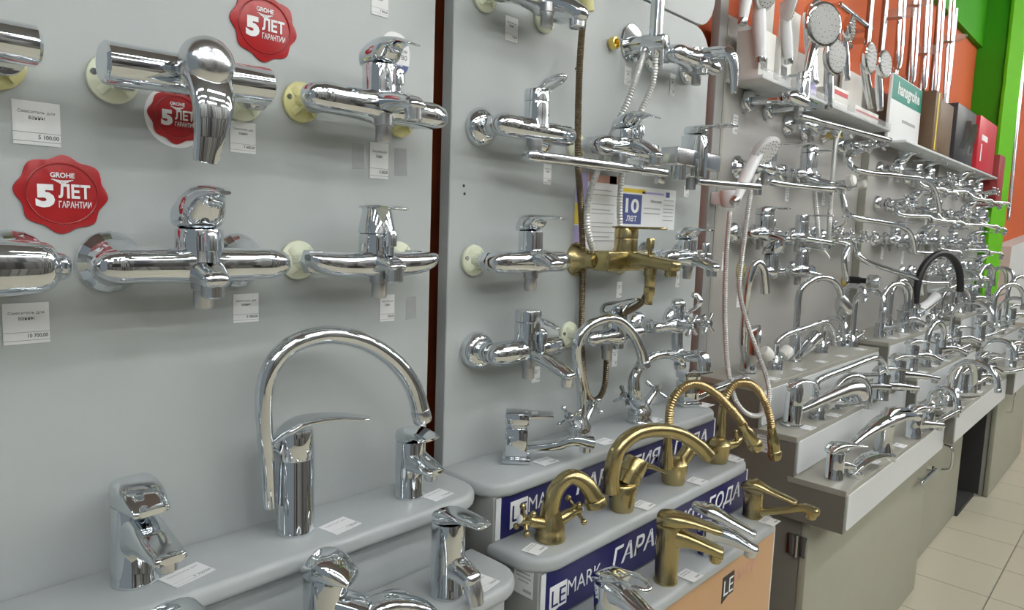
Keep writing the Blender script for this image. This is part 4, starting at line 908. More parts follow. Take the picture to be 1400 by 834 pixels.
def retro(label, x, z, yb, hk='cross', hook=True, sp=None, knobm=None):
    o = V((x, yb, z)); t = thing('mixer_tap', label, 'tap', o); L = lambda a, b, c: o+V((a, -b, c))
    flange(t, L(-.075, 0, 0), 'dome', .045); flange(t, L(.075, 0, 0), 'dome', .045)
    bm = B(); sweep(bm, [L(-.085, .06, 0), L(-.04, .06, 0), L(0, .063, 0), L(.04, .06, 0), L(.085, .06, 0)], [.014, .0125, .020, .0125, .014], seg=14, cap='dome'); obj('body', bm, CH, t)
    for a in (-.055, .055):
        bm = B(); sweep(bm, [L(a, .06, .002), L(a*1.08, .105, .012)], [.0115, .009], seg=12, lin=True); v = obj('valve', bm, CH, t)
        if hk == 'cross': cross_handle(v, L(a*1.1, .115, .014), (a*2, -1, .2), .025)
        else:
            bm = B(); lathe(bm, L(a*1.08, .10, .012), (a*2, -1, .2), [(.012, 0), (.021, .003), (.021, .022), (.016, .028), (0, .029)], 12); obj('handle', bm, knobm or CHS, v)
    if hook:
        bm = B(); sweep(bm, [L(0, .062, .015), L(0, .064, .045), L(-.004, .075, .055)], [.010, .009, .009], seg=12, cap='dome'); obj('diverter', bm, CH, t)
        bm = B(); sweep(bm, [L(.0, .07, .03), L(.008, .10, .045), L(.008, .108, .062), L(.0, .10, .074)], [.005, .0055, .006, .006], seg=8, cap='dome'); obj('shower_hook', bm, CH, t)
    S = sp or [L(0, .062, -.01), L(0, .066, -.035), L(.015, .085, -.046), L(.07, .125, -.048), L(.12, .155, -.048), L(.13, .162, -.060), L(.13, .162, -.072)]
    bm = B(); sweep(bm, S, .0105, seg=14); obj('spout', bm, CH, t)
    return t
fm('chrome tube mixer with long bar spout, leftmost in the top row of the taupe board', 2.055, 1.785, YA_, 'cup', 'tube', 'flat', [(0, .14, -.045, (.012, .009)), (.1, .155, -.046, (.0115, .008)), (.40, .18, -.045, (.0115, .008)), (.62, .20, -.044, (.013, .010))], cap='flat', cart=(.02, .055), bout=.137, outlet=(0, .13))
fm('small chrome elbow mixer in the top row of the taupe board, under the white cartons', 2.36, 1.755, YA_, 'dome', 'slim', None, 'short', cart=(.018, .02))
o = V((2.62, YA_, 1.766)); t = thing('stop_valve', 'raw brass stop valve with chrome handle in the top row of the taupe board', 'valve', o); L = lambda a, b, c: o+V((a, -b, c))
bm = B(); lathe(bm, o, (0, -1, 0), [(.030, .0006), (.030, .004), (.018, .014), (0, .014)], 24); obj('flange', bm, CHS, t)
bm = B(); lathe(bm, L(0, .012, 0), (0, -1, 0), [(.013, 0), (.013, .012), (.018, .014), (.018, .03), (.013, .032), (.016, .05), (.012, .055), (0, .055)], 12); obj('valve_body', bm, BRY, t)
bm = B(); lathe(bm, L(0, .067, 0), (0, -1, 0), [(.012, 0), (.022, .006), (.022, .03), (.017, .036), (0, .037)], 16); obj('handle', bm, CH, t)
retro('chrome cross-handle mixer with a long hooked spout, right end of the top row', 2.86, 1.745, YA_, sp=[V((2.86, .885, 1.735)), W(1160, 212, Y=.87), W(1165, 228, Y=.85), W(1185, 236, Y=.81), W(1225, 240, Y=.775), W(1264, 246, Y=.745), W(1278, 262, Y=.74), W(1284, 288, Y=.737)], hook=False)
fm('chrome mixer with fluted flanges behind the white hand shower, second row of the taupe board', 2.03, 1.595, YA_, 'cone', 'slim', 'thin', [(0, .075, -.04, (.013, .010)), (.06, .10, -.044, (.013, .009)), (.20, .15, -.046, (.013, .009)), (.235, .165, -.046, (.015, .011))])
fm('chrome lever mixer with thick cap, second in the second row of the taupe board', 2.335, 1.60, YA_, 'cup', 'slim', 'flat', [(0, .06, -.01, (.022, .016)), (.01, .10, -.022, (.018, .013)), (.015, .135, -.028, (.014, .010))], cart=(.027, .065))
retro('chrome mixer with white round knobs in the second row of the taupe board', 2.66, 1.585, YA_, 'knob', False, [V((2.66, .885, 1.575)), W(1153, 275, Y=.87), W(1157, 291, Y=.85), W(1175, 299, Y=.81), W(1205, 304, Y=.78), W(1235, 311, Y=.76), W(1246, 324, Y=.75), W(1250, 345, Y=.745)], WHK)
fm('broad chrome mixer with flat lever, leftmost in the third row of the taupe board', 2.03, 1.405, YA_, 'dome', 'wing', 'flat', 'short', cap='flat', cart=(.027, .050), bw=.09, knob=(.04, .075, .01))
fm('chrome mixer with a thin flat lever, second in the third row of the taupe board', 2.32, 1.40, YA_, 'dome', 'slim', 'thin', [(0, .06, -.004, (.020, .014)), (.03, .10, -.01, (.015, .011)), (.06, .135, -.016, (.012, .009))], cap='flat', knob=(.03, .09, .0))
retro('chrome cross-handle mixer with hook, third in the third row of the taupe board', 2.60, 1.40, YA_, sp=[V((2.60, .89, 1.39)), W(1158, 335, Y=.86), W(1154, 350, Y=.85), W(1155, 370, Y=.845), W(1157, 383, Y=.845)])
retro('chrome cross-handle mixer with a long sloping spout, right end of the third row', 2.86, 1.395, YA_, sp=[V((2.86, .885, 1.385)), W(1171, 338, Y=.87), W(1174, 350, Y=.85), W(1190, 360, Y=.83), W(1220, 370, Y=.80), W(1248, 379, Y=.775), W(1257, 387, Y=.77), W(1260, 402, Y=.768)], hook=False)
fm('chrome mixer with curved lever, leftmost in the lowest row of the taupe board', 2.10, 1.292, YA_, 'yellow', 'slim', 'swan', None)
fm('chrome wing mixer behind the tall spray tap, low on the taupe board', 2.345, 1.288, YA_, 'dome', 'wing', 'flat', [(0, .06, -.004, (.018, .014)), (.03, .085, -.010, (.015, .012)), (.06, .10, -.016, (.013, .010))])
o = V((2.975, YA_, 1.235)); t = thing('stop_valve', 'brass and black stop valve with chrome knob near the board seam', 'valve', o); L = lambda a, b, c: o+V((a, -b, c))
bm = B(); lathe(bm, o, (0, -1, 0), [(.030, .0006), (.030, .004), (.018, .014), (0, .014)], 24); obj('flange', bm, BRY, t)
bm = B(); lathe(bm, L(0, .012, 0), (0, -1, 0), [(.014, 0), (.014, .05), (.011, .052), (.011, .08), (0, .08)], 12); obj('valve_body', bm, BLK, t)
bm = B(); lathe(bm, L(0, .085, 0), (0, -1, 0), [(.012, 0), (.026, .006), (.026, .04), (.02, .048), (0, .05)], 12); obj('handle', bm, CHS, t)
# second and third far boards: four rows each
KIND = [('cup', 'tube', 'flat', 'bar', 'flat'), ('dome', 'slim', 'swan', 'short', 'dome'), ('retro',), ('cone', 'wing', 'flat', 'short', 'dome'), ('dome', 'slim', 'thin', 'side', 'flat'), ('cup', 'wing', 'swan', 'bar', 'dome'), ('retro',), ('plastic', 'tube', 'flat', 'side', 'dome')]
KN = {('tube', 'bar'): 'tube mixer with bar spout', ('slim', 'short'): 'slim mixer with curved lever', ('wing', 'short'): 'wing mixer with flat lever', ('slim', 'side'): 'slim mixer with side spout', ('wing', 'bar'): 'wing mixer with bar spout', ('tube', 'side'): 'tube mixer with side spout'}
k = 0
for bn, yb, xs in (('second taupe board', YB_, (3.27, 3.51, 3.74, 3.94)), ('farthest taupe board', YC_, (4.22, 4.47, 4.72, 4.96))):
    for row, z in ((1, 1.69), (2, 1.545), (3, 1.40), (4, 1.252)):
        for i, x in enumerate(xs):
            if bn.startswith('second') and row == 4 and i in (0, 1): k += 1; continue
            kd = KIND[(k*3+row) % len(KIND)]; k += 1
            xx = x+random.uniform(-.012, .012); zz = z+random.uniform(-.008, .008)
            where = '%s from left, %s row of the %s' % (ORD[i], ROWN[row], bn)
            if kd[0] == 'retro': retro('chrome cross-handle mixer, '+where, xx, zz, yb, hook=False)
            else: fm('chrome %s, %s' % (KN[(kd[1], kd[3])], where), xx, zz, yb, *kd, cart=(.0205, .026))
# white ledge of small mixers fixed to the farthest boards
t = thing('display_ledge', 'white ledge shelf crossing the far boards above the black gooseneck', 'shelf', (4.2, .86, 1.13))
bm = B(); box(bm, (4.09, .835, 1.136), (4.80, .8925, 1.152), .002); obj('ledge', bm, WHL, t)
bm = B(); box(bm, (4.09, .829, 1.120), (4.80, .8348, 1.165), .001); obj('lip', bm, WHL, t)
# ------------------------------------------------------------------ hand shower and hoses on the taupe board
def hand_shower(label, head, hand, face, r=.045, m=CH, hr=.012, facem=None, name='hand_shower'):
    """head centre, handle end, direction the spray face looks"""
    head, hand, face = V(head), V(hand), V(face).normalized()
    t = thing(name, label, 'hand shower', hand)
    bm = B(); lathe(bm, head-face*.012, face, [(0, -.012), (r*.45, -.010), (r*.85, .0), (r, .012), (r*1.0, .018), (r*.93, .021), (0, .021)], 28); hd = obj('head', bm, m, t)
    bm = B(); lathe(bm, head+face*.0095, face, [(r*.88, 0), (r*.86, .0015), (0, .0015)], 28); fp = obj('spray_face', bm, facem or SPRAY, hd)
    s = face.cross(V((0, 0, 1))); s = s.normalized() if s.length > .1 else V((1, 0, 0)); u = s.cross(face)
    bm = B()
    for j, n_ in ((.35, 8), (.6, 14), (.8, 20)):
        for i in range(n_):
            a = 2*math.pi*i/n_; lathe(bm, head+face*.011+s*(r*j*math.cos(a))+u*(r*j*math.sin(a)), face, [(.0018, 0), (.0012, .0022), (0, .0023)], 5)
    nz = obj('spray_nozzles', bm, CHK, hd)
    n0 = head-face*.014; d = (hand-n0)
    bm = B(); sweep(bm, [n0, n0+d*.25-face*.004, n0+d*.6-face*.003, hand], [(hr*1.15, hr*.9), hr*1.0, hr*1.1, hr*.85], seg=18, n=6); obj('grip', bm, m, t)
    bm = B(); lathe(bm, hand, d, [(hr*.8, -.002), (hr*.85, .012), (hr*.7, .016), (0, .016)], 16); obj('hose_nut', bm, CHS, t)
    return t
hd = W(1046, 206, Y=.86); he = W(1006, 272, Y=.875)
hand_shower('white plastic hand shower hanging in a white wall holder left on the taupe board', hd, he, (-.10, -.72, -.55), .047, WHP, .016, WHP)
c = W(995, 270, Y=.905); t = thing('shower_holder', 'white plastic wall holder carrying the white hand shower', 'holder', c)
bm = B(); lathe(bm, c+V((0, -.005, .018)), (0, 0, -1), [(.027, 0), (.028, .004), (.024, .035), (.018, .045), (0, .045)], 24); obj('cup', bm, WHP, t)
bm = B(); box(bm, c+V((-.015, .01, -.02)), V((c.x+.015, YA_-.0005, c.z+.014)), .004); obj('bracket', bm, WHP, t)
def hose_thing(label, pts, r=.007, m=CHS):
    bm = B(); hose(bm, pts, r, .006, 8, .82); o = obj('shower_hose', bm, STH if m is CHS else m, None, pts[0]); tag(o, label, 'hose'); return o
hose_thing('silver ribbed hose of the white hand shower, looping below the counter top edge', [W(x, y, Y=Y) for x, y, Y in ((1032, 240, .875), (1024, 280, .87), (1016, 340, .86), (1011, 390, .85), (1018, 430, .82), (1035, 480, .78), (1049, 520, .74), (1051, 550, .73), (1040, 567, .73), (1022, 566, .735), (1007, 550, .75), (998, 520, .78), (993, 480, .81), (991, 420, .84), (993, 350, .87), (997, 300, .885), (998, 290, .89))])
hose_thing('pale shower hose arching down right of the second lever mixer on the taupe board', [W(x, y, Y=Y) for x, y, Y in ((1172, 180, .90), (1153, 177, .88), (1144, 188, .87), (1139, 235, .84), (1134, 300, .825), (1132, 338, .85))], .0085)
hose_thing('short silver hose hanging from the second lever mixer of the second row', [W(x, y, Y=Y) for x, y, Y in ((1114, 262, .88), (1117, 300, .87), (1121, 335, .87), (1132, 353, .87))], .0085)
# ------------------------------------------------------------------ packaged showers on the ledge above the taupe board
t = thing('display_ledge', 'white ledge along the top of the taupe board carrying packaged showers', 'shelf', (2.45, .88, 1.80))
bm = B(); box(bm, (1.85, .842, 1.818), (3.02, .9485, 1.828), .002); obj('ledge', bm, WHL, t)
bm = B(); box(bm, (1.85, .840, 1.819), (3.02, .8435, 1.846), .001); obj('lip', bm, CLEAR, t)
def carton(label, x0, x1, y0, y1, z0, z1, m=CARD, band=None, marks=None):
    t = thing('carton', label, 'box', ((x0+x1)/2, (y0+y1)/2, z0))
    bm = B(); box(bm, (x0, y0, z0), (x1, y1, z1), .002); obj('box_body', bm, m, t)
    if band:
        bm = B(); quad(bm, (x0+.006, y0, z0+band[0]), (x1-x0-.012, 0, 0), (0, 0, band[1])); obj('printed_band', bm, band[2], t)
    if marks:
        bm = B()
        for i in range(7): quad(bm, (x0+.012+i*.006, y0, z0+.02), (.003, 0, 0), (0, 0, .035))
        obj('barcode', bm, INK, t)
    return t
carton('white carton with barcode under the leftmost white hand shower on the ledge', 1.865, 1.965, .862, .93, 1.829, 1.955, marks=True)
t = carton('white carton with three blue dots, second on the ledge', 2.00, 2.085, .862, .93, 1.829, 1.960, marks=True)
bm = B()
for dx, dz in ((.02, .095), (.045, .10), (.033, .078)): lathe(bm, (2.00+dx, .8615, 1.829+dz), (0, -1, 0), [(.009, 0), (.009, .0008), (0, .0008)], 14)
obj('blue_dots', bm, BLUE, t)
carton('white carton with low front and dark panel, third on the ledge', 2.15, 2.29, .862, .93, 1.829, 1.885, band=(.01, .03, LAV))
carton('white carton with red lettering band, fourth on the ledge', 2.44, 2.58, .862, .93, 1.829, 1.90, band=(.045, .015, CARDR))
carton('long white carton at the right end of the packaged showers', 2.66, 2.93, .862, .93, 1.829, 1.87, band=(.02, .008, CARDR))
for i, (x0, x1, z1, lb) in enumerate(((1.99, 2.10, 2.16, 'tall white backing card behind the white U-shaped hand shower'), (2.16, 2.30, 2.10, 'tall white backing card with blue print behind the biggest chrome shower head'), (2.45, 2.62, 2.08, 'white backing card behind the two right chrome shower heads'), (2.72, 2.95, 2.02, 'white backing card left of the green-headed brand sign'))):
    bm = B(); box(bm, (x0, .934, 1.829), (x1, .944, z1), .001); c_ = obj('backing_card', bm, CARD, None, ((x0+x1)/2, .94, 1.829)); tag(c_, lb, 'card')
F1 = (-.1, -.95, -.2)
hand_shower('white angular hand shower at the ledge left end, cut by the frame top', W(1034, -22, Y=.84), W(1016, 26, Y=.85), (.6, -.6, -.3), .040, WHP, .014)
hand_shower('white hand shower with forked neck in the second carton', W(1046, -12, Y=.85), W(1040, 78, Y=.852), F1, .05, WHP, .017)
hand_shower('white packaged hand shower leaning in front of the tall white cards', W(1082, 4, Y=.84), W(1078, 80, Y=.845), (.5, -.8, -.2), .052, WHP, .015)
hand_shower('chrome hand shower with the biggest round patterned head', W(1125, 34, Y=.83), W(1104, 96, Y=.845), (-.45, -.88, .0), .066, CH, .015)
hand_shower('chrome hand shower behind the biggest head, handle straight down', W(1112, 22, Y=.87), W(1113, 108, Y=.85), F1, .048, CH, .016)
hand_shower('chrome hand shower with dotted oval face right of the biggest head', W(1141, 78, Y=.83), W(1133, 142, Y=.84), (-.2, -.97, .0), .056, CH, .014)
hand_shower('slim chrome hand shower, head above the dotted oval one', W(1162, 38, Y=.84), W(1158, 104, Y=.845), (.15, -.98, 0), .042, CH, .012)
hand_shower('chrome hand shower with grey oval head, left of a round silver one', W(1188, 80, Y=.835), W(1190, 142, Y=.845), (-.02, -1, 0), .055, CH, .014)
hand_shower('chrome hand shower with silver ribbed head next to the brand sign', W(1208, 88, Y=.84), W(1203, 146, Y=.845), (-.15, -.95, .05), .050, CH, .013)
# brand sign and boxes on the far ledge
t = thing('display_ledge', 'white ledge along the tops of the second and farthest taupe boards', 'shelf', (4.1, .84, 1.79))
bm = B(); box(bm, (3.085, .80, 1.783), (5.07, .8925, 1.793), .002); obj('ledge', bm, WHL, t)
x0, x1, z0, z1 = 3.02, 3.46, 1.795, 2.045; t = thing('brand_sign', 'white brand board with a green header reading hansgrohe', 'sign', (3.24, .86, z0))
bm = B(); prism(bm, rrect(x0, z0, x1, z1, .02, 5), (0, .862, 0), (1, 0, 0), (0, 0, 1), (0, -1, 0), .012, .002); pn = obj('panel', bm, WHT, t)
bm = B(); quad(bm, (x0+.004, .850, z1-.098), (x1-x0-.008, 0, 0), (0, 0, .094)); obj('header', bm, TEAL, pn)
bm = B(); text(bm, 'hansgrohe', (x0+.08, .8492, z1-.085), (.32, 0, 0), (0, 0, .062), (0, -1, 0), bold=.03); obj('lettering', bm, WHT, pn)
bm = B(); quad(bm, (x0+.17, .850, z0+.08), (.20, 0, 0), (0, 0, .012)); obj('print', bm, INKL, pn)
t = carton('narrow dark carton with a yellow stripe, right of the brand board', 3.50, 3.60, .805, .885, 1.795, 2.05, CARDB); bm = B(); box(bm, (3.535, .8035, 1.80), (3.555, .8048, 2.045)); obj('yellow_stripe', bm, YEL, t)
carton('brown carton between the dark striped box and the black box', 3.62, 3.86, .81, .885, 1.795, 2.03, CARDB)
t = carton('black carton showing a silver mixer picture', 3.92, 4.34, .805, .885, 1.795, 2.06, CARDK)
bm = B(); sweep(bm, [(4.0, .803, 1.85), (4.08, .803, 1.92), (4.12, .803, 2.0)], [(.02, .001), (.03, .001), (.02, .001)], seg=8, up=(0, 0, 1)); sweep(bm, [(4.18, .803, 1.84), (4.22, .803, 1.93), (4.26, .803, 2.0)], [(.02, .001), (.03, .001), (.02, .001)], seg=8, up=(0, 0, 1)); obj('printed_picture', bm, CHS, t)
t = carton('bright red carton at the end of the ledge near the green pillar', 4.42, 4.90, .80, .885, 1.795, 2.07, CARDR); bm = B(); quad(bm, (4.50, .80, 1.95), (.16, 0, 0), (0, 0, .03)); quad(bm, (4.50, .80, 1.84), (.03, 0, 0), (0, 0, .09)); obj('print', bm, WHT, t)
# shower rails hanging on the orange wall
def rail(label, x, z0, z1, y=.985, disc=None, loop=True, r=.013):
    t = thing('shower_rail', label, 'shower rail', (x, 1.02, z0)); yy = y-.03
    bm = B(); sweep(bm, [(x, yy, z0), (x, yy, z1)], r, seg=14, lin=True); obj('tube', bm, CHK if int(x*100) % 3 else CHS, t)
    for z in (z0+.02, z1-.03):
        bm = B(); lathe(bm, (x, 1.02, z), (0, -1, 0), [(.026, 0), (.026, .006), (.012, .010), (.012, 1.02-yy), (0, 1.02-yy)], 16); obj('bracket', bm, CH, t)
    if disc:
        bm = B(); lathe(bm, (x, yy-.07, z0+disc), (0, 0, 1), [(.045, .004), (.060, .016), (.063, .018), (.058, .014), (.045, 0), (0, 0)], 24); obj('soap_dish', bm, CLEAR, t)
        bm = B(); sweep(bm, [(x, yy, z0+disc), (x, yy-.07, z0+disc-.006)], .007, seg=8, lin=True); obj('dish_arm', bm, CHS, t)
    if loop:
        bm = B(); hose(bm, [(x+.03, yy-.03, z1), (x+.035, yy-.04, (z0+z1)/2), (x+.05, yy-.05, z0+.02), (x+.07, yy-.05, z0-.03), (x+.10, yy-.05, z0+.03), (x+.11, yy-.04, (z0+z1)/2), (x+.10, yy-.03, z1)], .0075, .008, 8, .85); obj('hose', bm, CHS, t)
    return t
for x, z0, z1, dsc, lb in ((3.02, 2.16, 2.60, None, 'chrome shower rail at the left end of the row above the brand board'), (3.20, 2.14, 2.70, .16, 'chrome shower rail with soap dish, second of the row above the brand board'), (3.42, 2.12, 2.75, .28, 'chrome shower rail with soap dish, third of the row above the brand board'),
                           (3.62, 2.12, 2.75, .12, 'chrome shower rail with soap dish, fourth of the row above the brand board'), (3.84, 2.10, 2.80, None, 'chrome shower rail with looped hose, fifth of the row above the boxes'), (4.04, 2.08, 2.85, .3, 'chrome shower rail with soap dish, sixth of the row above the boxes'),
                           (4.36, 2.10, 2.62, None, 'thin chrome shower rail against bare orange wall left of the green pillar')):
    rail(lb, x, z0, z1, disc=dsc, loop=dsc is not None or x > 3.8 and x < 4.3)
t = thing('towel_rail', 'long chrome towel rail sloping across the orange wall above the shower heads', 'towel rail', (2.7, 1.02, 2.12))
a_, b_ = W(1148, 6, Y=.96), W(1190, 40, Y=.96); bm = B(); sweep(bm, [a_, b_], .011, seg=12, lin=True); obj('tube', bm, CH, t)
bm = B(); sweep(bm, [a_, (a_.x, 1.019, a_.z)], .009, seg=10, lin=True); obj('bracket', bm, CH, t)
bm = B(); sweep(bm, [b_, (b_.x, 1.019, b_.z)], .009, seg=10, lin=True); obj('bracket', bm, CH, t)
for i, (x, z0, z1, lb) in enumerate(((6.02, 1.62, 2.9, 'tall thin chrome rail right of the green pillar'), (6.16, 1.62, 2.75, 'second tall thin chrome rail right of the green pillar'))):
    rail(lb, x, z0, z1, y=.95, loop=(i == 0), r=.012)
bm = B(); box(bm, (5.085, .80, 1.63), (5.275, .89, 1.93), .003); tag(obj('poster_board', bm, mat('dull_red_board', (.30, .03, .03), .5), None, (5.1, .84, 1.63)), 'dull red board between the red carton and the green pillar', 'board')
# ------------------------------------------------------------------ taps standing on the far tiers
ZT = {3: .9975, 2: .8835, 1: .7765}
o = V((1.945, .865, ZT[3])); P = [o+V((0, 0, .02)), W(1016, 470, Y=.865), W(1019, 420, Y=.86), W(1024, 385, Y=.85), W(1033, 360, Y=.84), W(1042, 366, Y=.83), W(1045, 385, Y=.828), W(1046, 400, Y=.828)]
t = thing('kitchen_tap', 'tall chrome gooseneck tap at the left end of the top tier, behind the hose', 'tap', o)
bm = B(); lathe(bm, o, (0, 0, 1), [(.027, 0), (.027, .004), (.024, .006), (.023, .055), (.017, .062), (0, .062)], 24); obj('body', bm, CH, t)
bm = B(); sweep(bm, P, [.012, .011, .0105, .0105, .0125, .013, .0135, .014], seg=16); obj('spout', bm, CH, t)
bm = B(); sweep(bm, [o+V((-.02, -.01, .035)), o+V((-.045, -.03, .06)), o+V((-.05, -.035, .12)), o+V((-.035, -.03, .145))], [(.012, .01), (.018, .008), (.020, .006), (.014, .004)], seg=14, up=(1, 0, 0), cap='dome'); obj('lever', bm, CHS, t)
o = V((2.075, .838, ZT[3])); zz = W(1060, 468, Y=.838).z
P = [o+V((0, 0, .035)), o+V((0, 0, .07)), o+V((.004, -.002, .088)), W(1078, 456, Y=.825), W(1100, 449, Y=.80), W(1126, 440, Y=.775), W(1135, 446, Y=.768), W(1139, 458, Y=.766), W(1140, 470, Y=.765)]
twohandle('chrome tap with two white ribbed knobs and thin swung spout on the top tier', o, (.85, -.35), (P, [.009, .0085, .0085, .0085, .0085, .0085, .0085, .009, .010]), .010, 'knob', hl=.040, up=.75, capm=WHK)
o = W(1085, 494, Z=ZT[3]); t = thing('kitchen_tap', 'tall chrome arc tap with spray head, standing right of the white-knob tap', 'tap', o)
bm = B(); lathe(bm, o, (0, 0, 1), [(.024, 0), (.024, .004), (.019, .006), (.018, .09), (.012, .10), (0, .10)], 24); obj('body', bm, CH, t)
Yp = o.y; P = [o+V((0, 0, .08)), W(1090, 430, Y=Yp), W(1092, 405, Y=Yp), W(1100, 390, Y=Yp-.01), W(1118, 380, Y=Yp-.03), W(1135, 382, Y=Yp-.05), W(1146, 393, Y=Yp-.06), W(1150, 408, Y=Yp-.065)]
bm = B(); sweep(bm, P, .0105, seg=14); sp = obj('spout', bm, CH, t)
d_ = (P[-1]-P[-2]).normalized(); bm = B(); lathe(bm, P[-1], d_, [(.012, -.01), (.020, .005), (.027, .03), (.027, .05), (.02, .062), (0, .063)], 20); obj('spray_head', bm, CHS, sp)
ax = V((.55, -.45, .8)); bm = B(); lathe(bm, o+V((.01, -.01, .02)), ax, [(.017, 0), (.020, .05), (.024, .055), (.024, .09), (.018, .097), (0, .098)], 22); obj('lever', bm, CH, t)
def tierpos(n, x, y): return V((x, y, n))
def goose(label, o, d, h=.22, reach=.17, r=.010, lever=True, m=CH, body_h=.06, sm=None, group=None):
    o = V(o); q = frame(o, d); t = thing('kitchen_tap', label, 'tap', o, group); R_ = reach/2
    bm = B(); lathe(bm, o, (0, 0, 1), [(.025, 0), (.025, .004), (.022, .006), (.021, body_h), (.012, body_h+.008), (0, body_h+.008)], 20); obj('body', bm, m, t)
    P = [q(0, 0, body_h), q(0, 0, h-R_)]+[q(R_-R_*math.cos(a), 0, h-R_+R_*math.sin(a)) for a in [math.pi*i/6 for i in range(1, 7)]]+[q(reach, 0, h-R_-.03)]
    bm = B(); sweep(bm, P, r, seg=14, n=4); sp = obj('spout', bm, sm or m, t)
    bm = B(); lathe(bm, P[-1]+V((0, 0, .012)), (0, 0, -1), [(r*1.2, 0), (r*1.2, .024), (0, .024)], 14); obj('aerator', bm, CHS, sp)
    if lever:
        bm = B(); sweep(bm, [q(0, -.02, body_h*.6), q(.01, -.045, body_h*.8), q(.03, -.08, body_h*1.2)], [(.012, .012), (.011, .007), (.007, .003)], seg=12, n=4, up=(0, 0, 1), cap='dome'); obj('lever', bm, m, t)
    return t
def pill(label, o, d, H=.09, r=.021, reach=.12, m=CH, low=False, arch=0., group=None):
    """single-lever column tap"""
    sp = [(0, 0, H*.55, (.017, .015)), (reach*.5, 0, H*.50+arch, (.015, .011)), (reach, 0, H*.40, (.013, .009))] if not low else [(0, 0, H*.22, (.010, .008)), (reach*.5, 0, H*.38, (.010, .007)), (reach*.92, 0, H*.62, (.011, .008)), (reach, 0, H*.55, (.012, .009))]
    return basin(label, o, d, H, r, sp, [(-r*.9, 0, H+.006, (r*.8, .008)), (0, 0, H+.016, (r, .011)), (r*2, 0, H+.017, (r*.7, .005)), (r*4.2, 0, H+.010, (r*.45, .003))], m=m, group=group)
def two(label, o, side, h=.17, reach=.13, hk='cross', capm=None):
    o = V(o); s = V((side[0], side[1], 0)).normalized(); d = V((s.y, -s.x, 0)); R_ = reach/2
    P = [o+V((0, 0, .04)), o+V((0, 0, h-R_))]+[o+d*(R_-R_*math.cos(a))+V((0, 0, h-R_+R_*math.sin(a))) for a in [math.pi*i/6 for i in range(1, 6)]]+[o+d*reach+V((0, 0, h-R_-.01))]
    return twohandle(label, o, side, (P, [.0095]*len(P)), .010, hk, hl=.05, up=.55, capm=capm, hr=.022, ne=4, seg=14)
two('small chrome tap with lever arms on the top tier, fourth from the left end', W(1123, 482, Z=ZT[3]), (.8, -.4), .13, .10, 'lever')
two('chrome tap with red-dotted cross handles on the top tier, left of the counter seam', W(1148, 473, Z=ZT[3]), (.9, -.3), .23, .085, 'cross', RDDOT)
two('chrome cross-handle gooseneck last on the top tier of the nearest taupe counter', V((2.765, .835, ZT[3])), (.85, -.35), .22, .12, 'cross')
# middle tier of the nearest counter
o = V((1.900, .708, ZT[2])); q = frame(o, aimd(o, 1178, 545, ZT[2]+.06)); t = thing('kitchen_tap', 'chrome pull-out tap with thick sloping spray spout at the left of the middle tier', 'tap', o)
bm = B(); lathe(bm, o, (0, 0, 1), [(.029, 0), (.029, .005), (.025, .008), (.024, .06), (.0238, .0615), (.024, .063), (.022, .108), (.018, .118), (0, .120)], 28); obj('body', bm, CH, t)
bm = B(); sweep(bm, [q(-.018, 0, .108), q(.0, 0, .123), q(.03, 0, .125), q(.07, 0, .114), q(.085, 0, .100)], [(.012, .006), (.020, .007), (.017, .005), (.011, .004), (.008, .003)], seg=14, up=(0, 0, 1), cap='dome'); obj('lever', bm, CH, t)
bm = B(); sweep(bm, [q(0, 0, .035), q(.07, 0, .055), q(.085, 0, .060)], [.013, .0145, .0145], seg=18); obj('spout', bm, CH, t)
bm = B(); sweep(bm, [q(.088, 0, .061), q(.14, 0, .076), q(.20, 0, .090), q(.235, 0, .088), q(.25, 0, .07)], [.0145, .0155, .020, .024, .022], seg=18, cap='dome'); obj('spray_head', bm, CHS, t)
o = W(1117, 572, Z=ZT[2]); P = [o+V((0, 0, .03)), W(1115, 545, Y=o.y), W(1116, 526, Y=o.y), W(1124, 517, Y=o.y-.006), W(1160, 503, Y=o.y-.03), W(1194, 490, Y=o.y-.055), W(1205, 493, Y=o.y-.06), W(1211, 504, Y=o.y-.063), W(1213, 516, Y=o.y-.064)]
twohandle('chrome tap with white knob and long thin swung spout on the middle tier', o, (.85, -.35), (P, .0088 if False else [.0095]*9), .010, 'knob', hl=.036, up=.7, capm=WHK)
NA, NB, NC = 'nearest taupe counter', 'second taupe counter', 'farthest taupe counter'
goose('chrome low gooseneck behind the pull-out spray on the middle tier', W(1140, 558, Z=ZT[2]), (.75, -.5), .098, .12, .011, body_h=.03)
square_tap('boxy chrome tap on the middle tier, right of the low gooseneck', W(1164, 549, Z=ZT[2]), (.7, -.6), .095, .022, [(.015, .05, (.018, .010)), (.08, .052, (.018, .009)), (.12, .05, (.018, .009))], [(.0, .086, (.022, .005)), (.07, .088, (.018, .003))])
pill('chrome lever column with black joint on the middle tier, in front of the boxy tap', W(1203, 546, Z=ZT[2]), (.8, -.5), .085, .024, .14)
pill('chrome cap-topped tap at the right end of the nearest counter middle tier', W(1225, 532, Z=ZT[2]), (.7, -.6), .10, .025, .15)
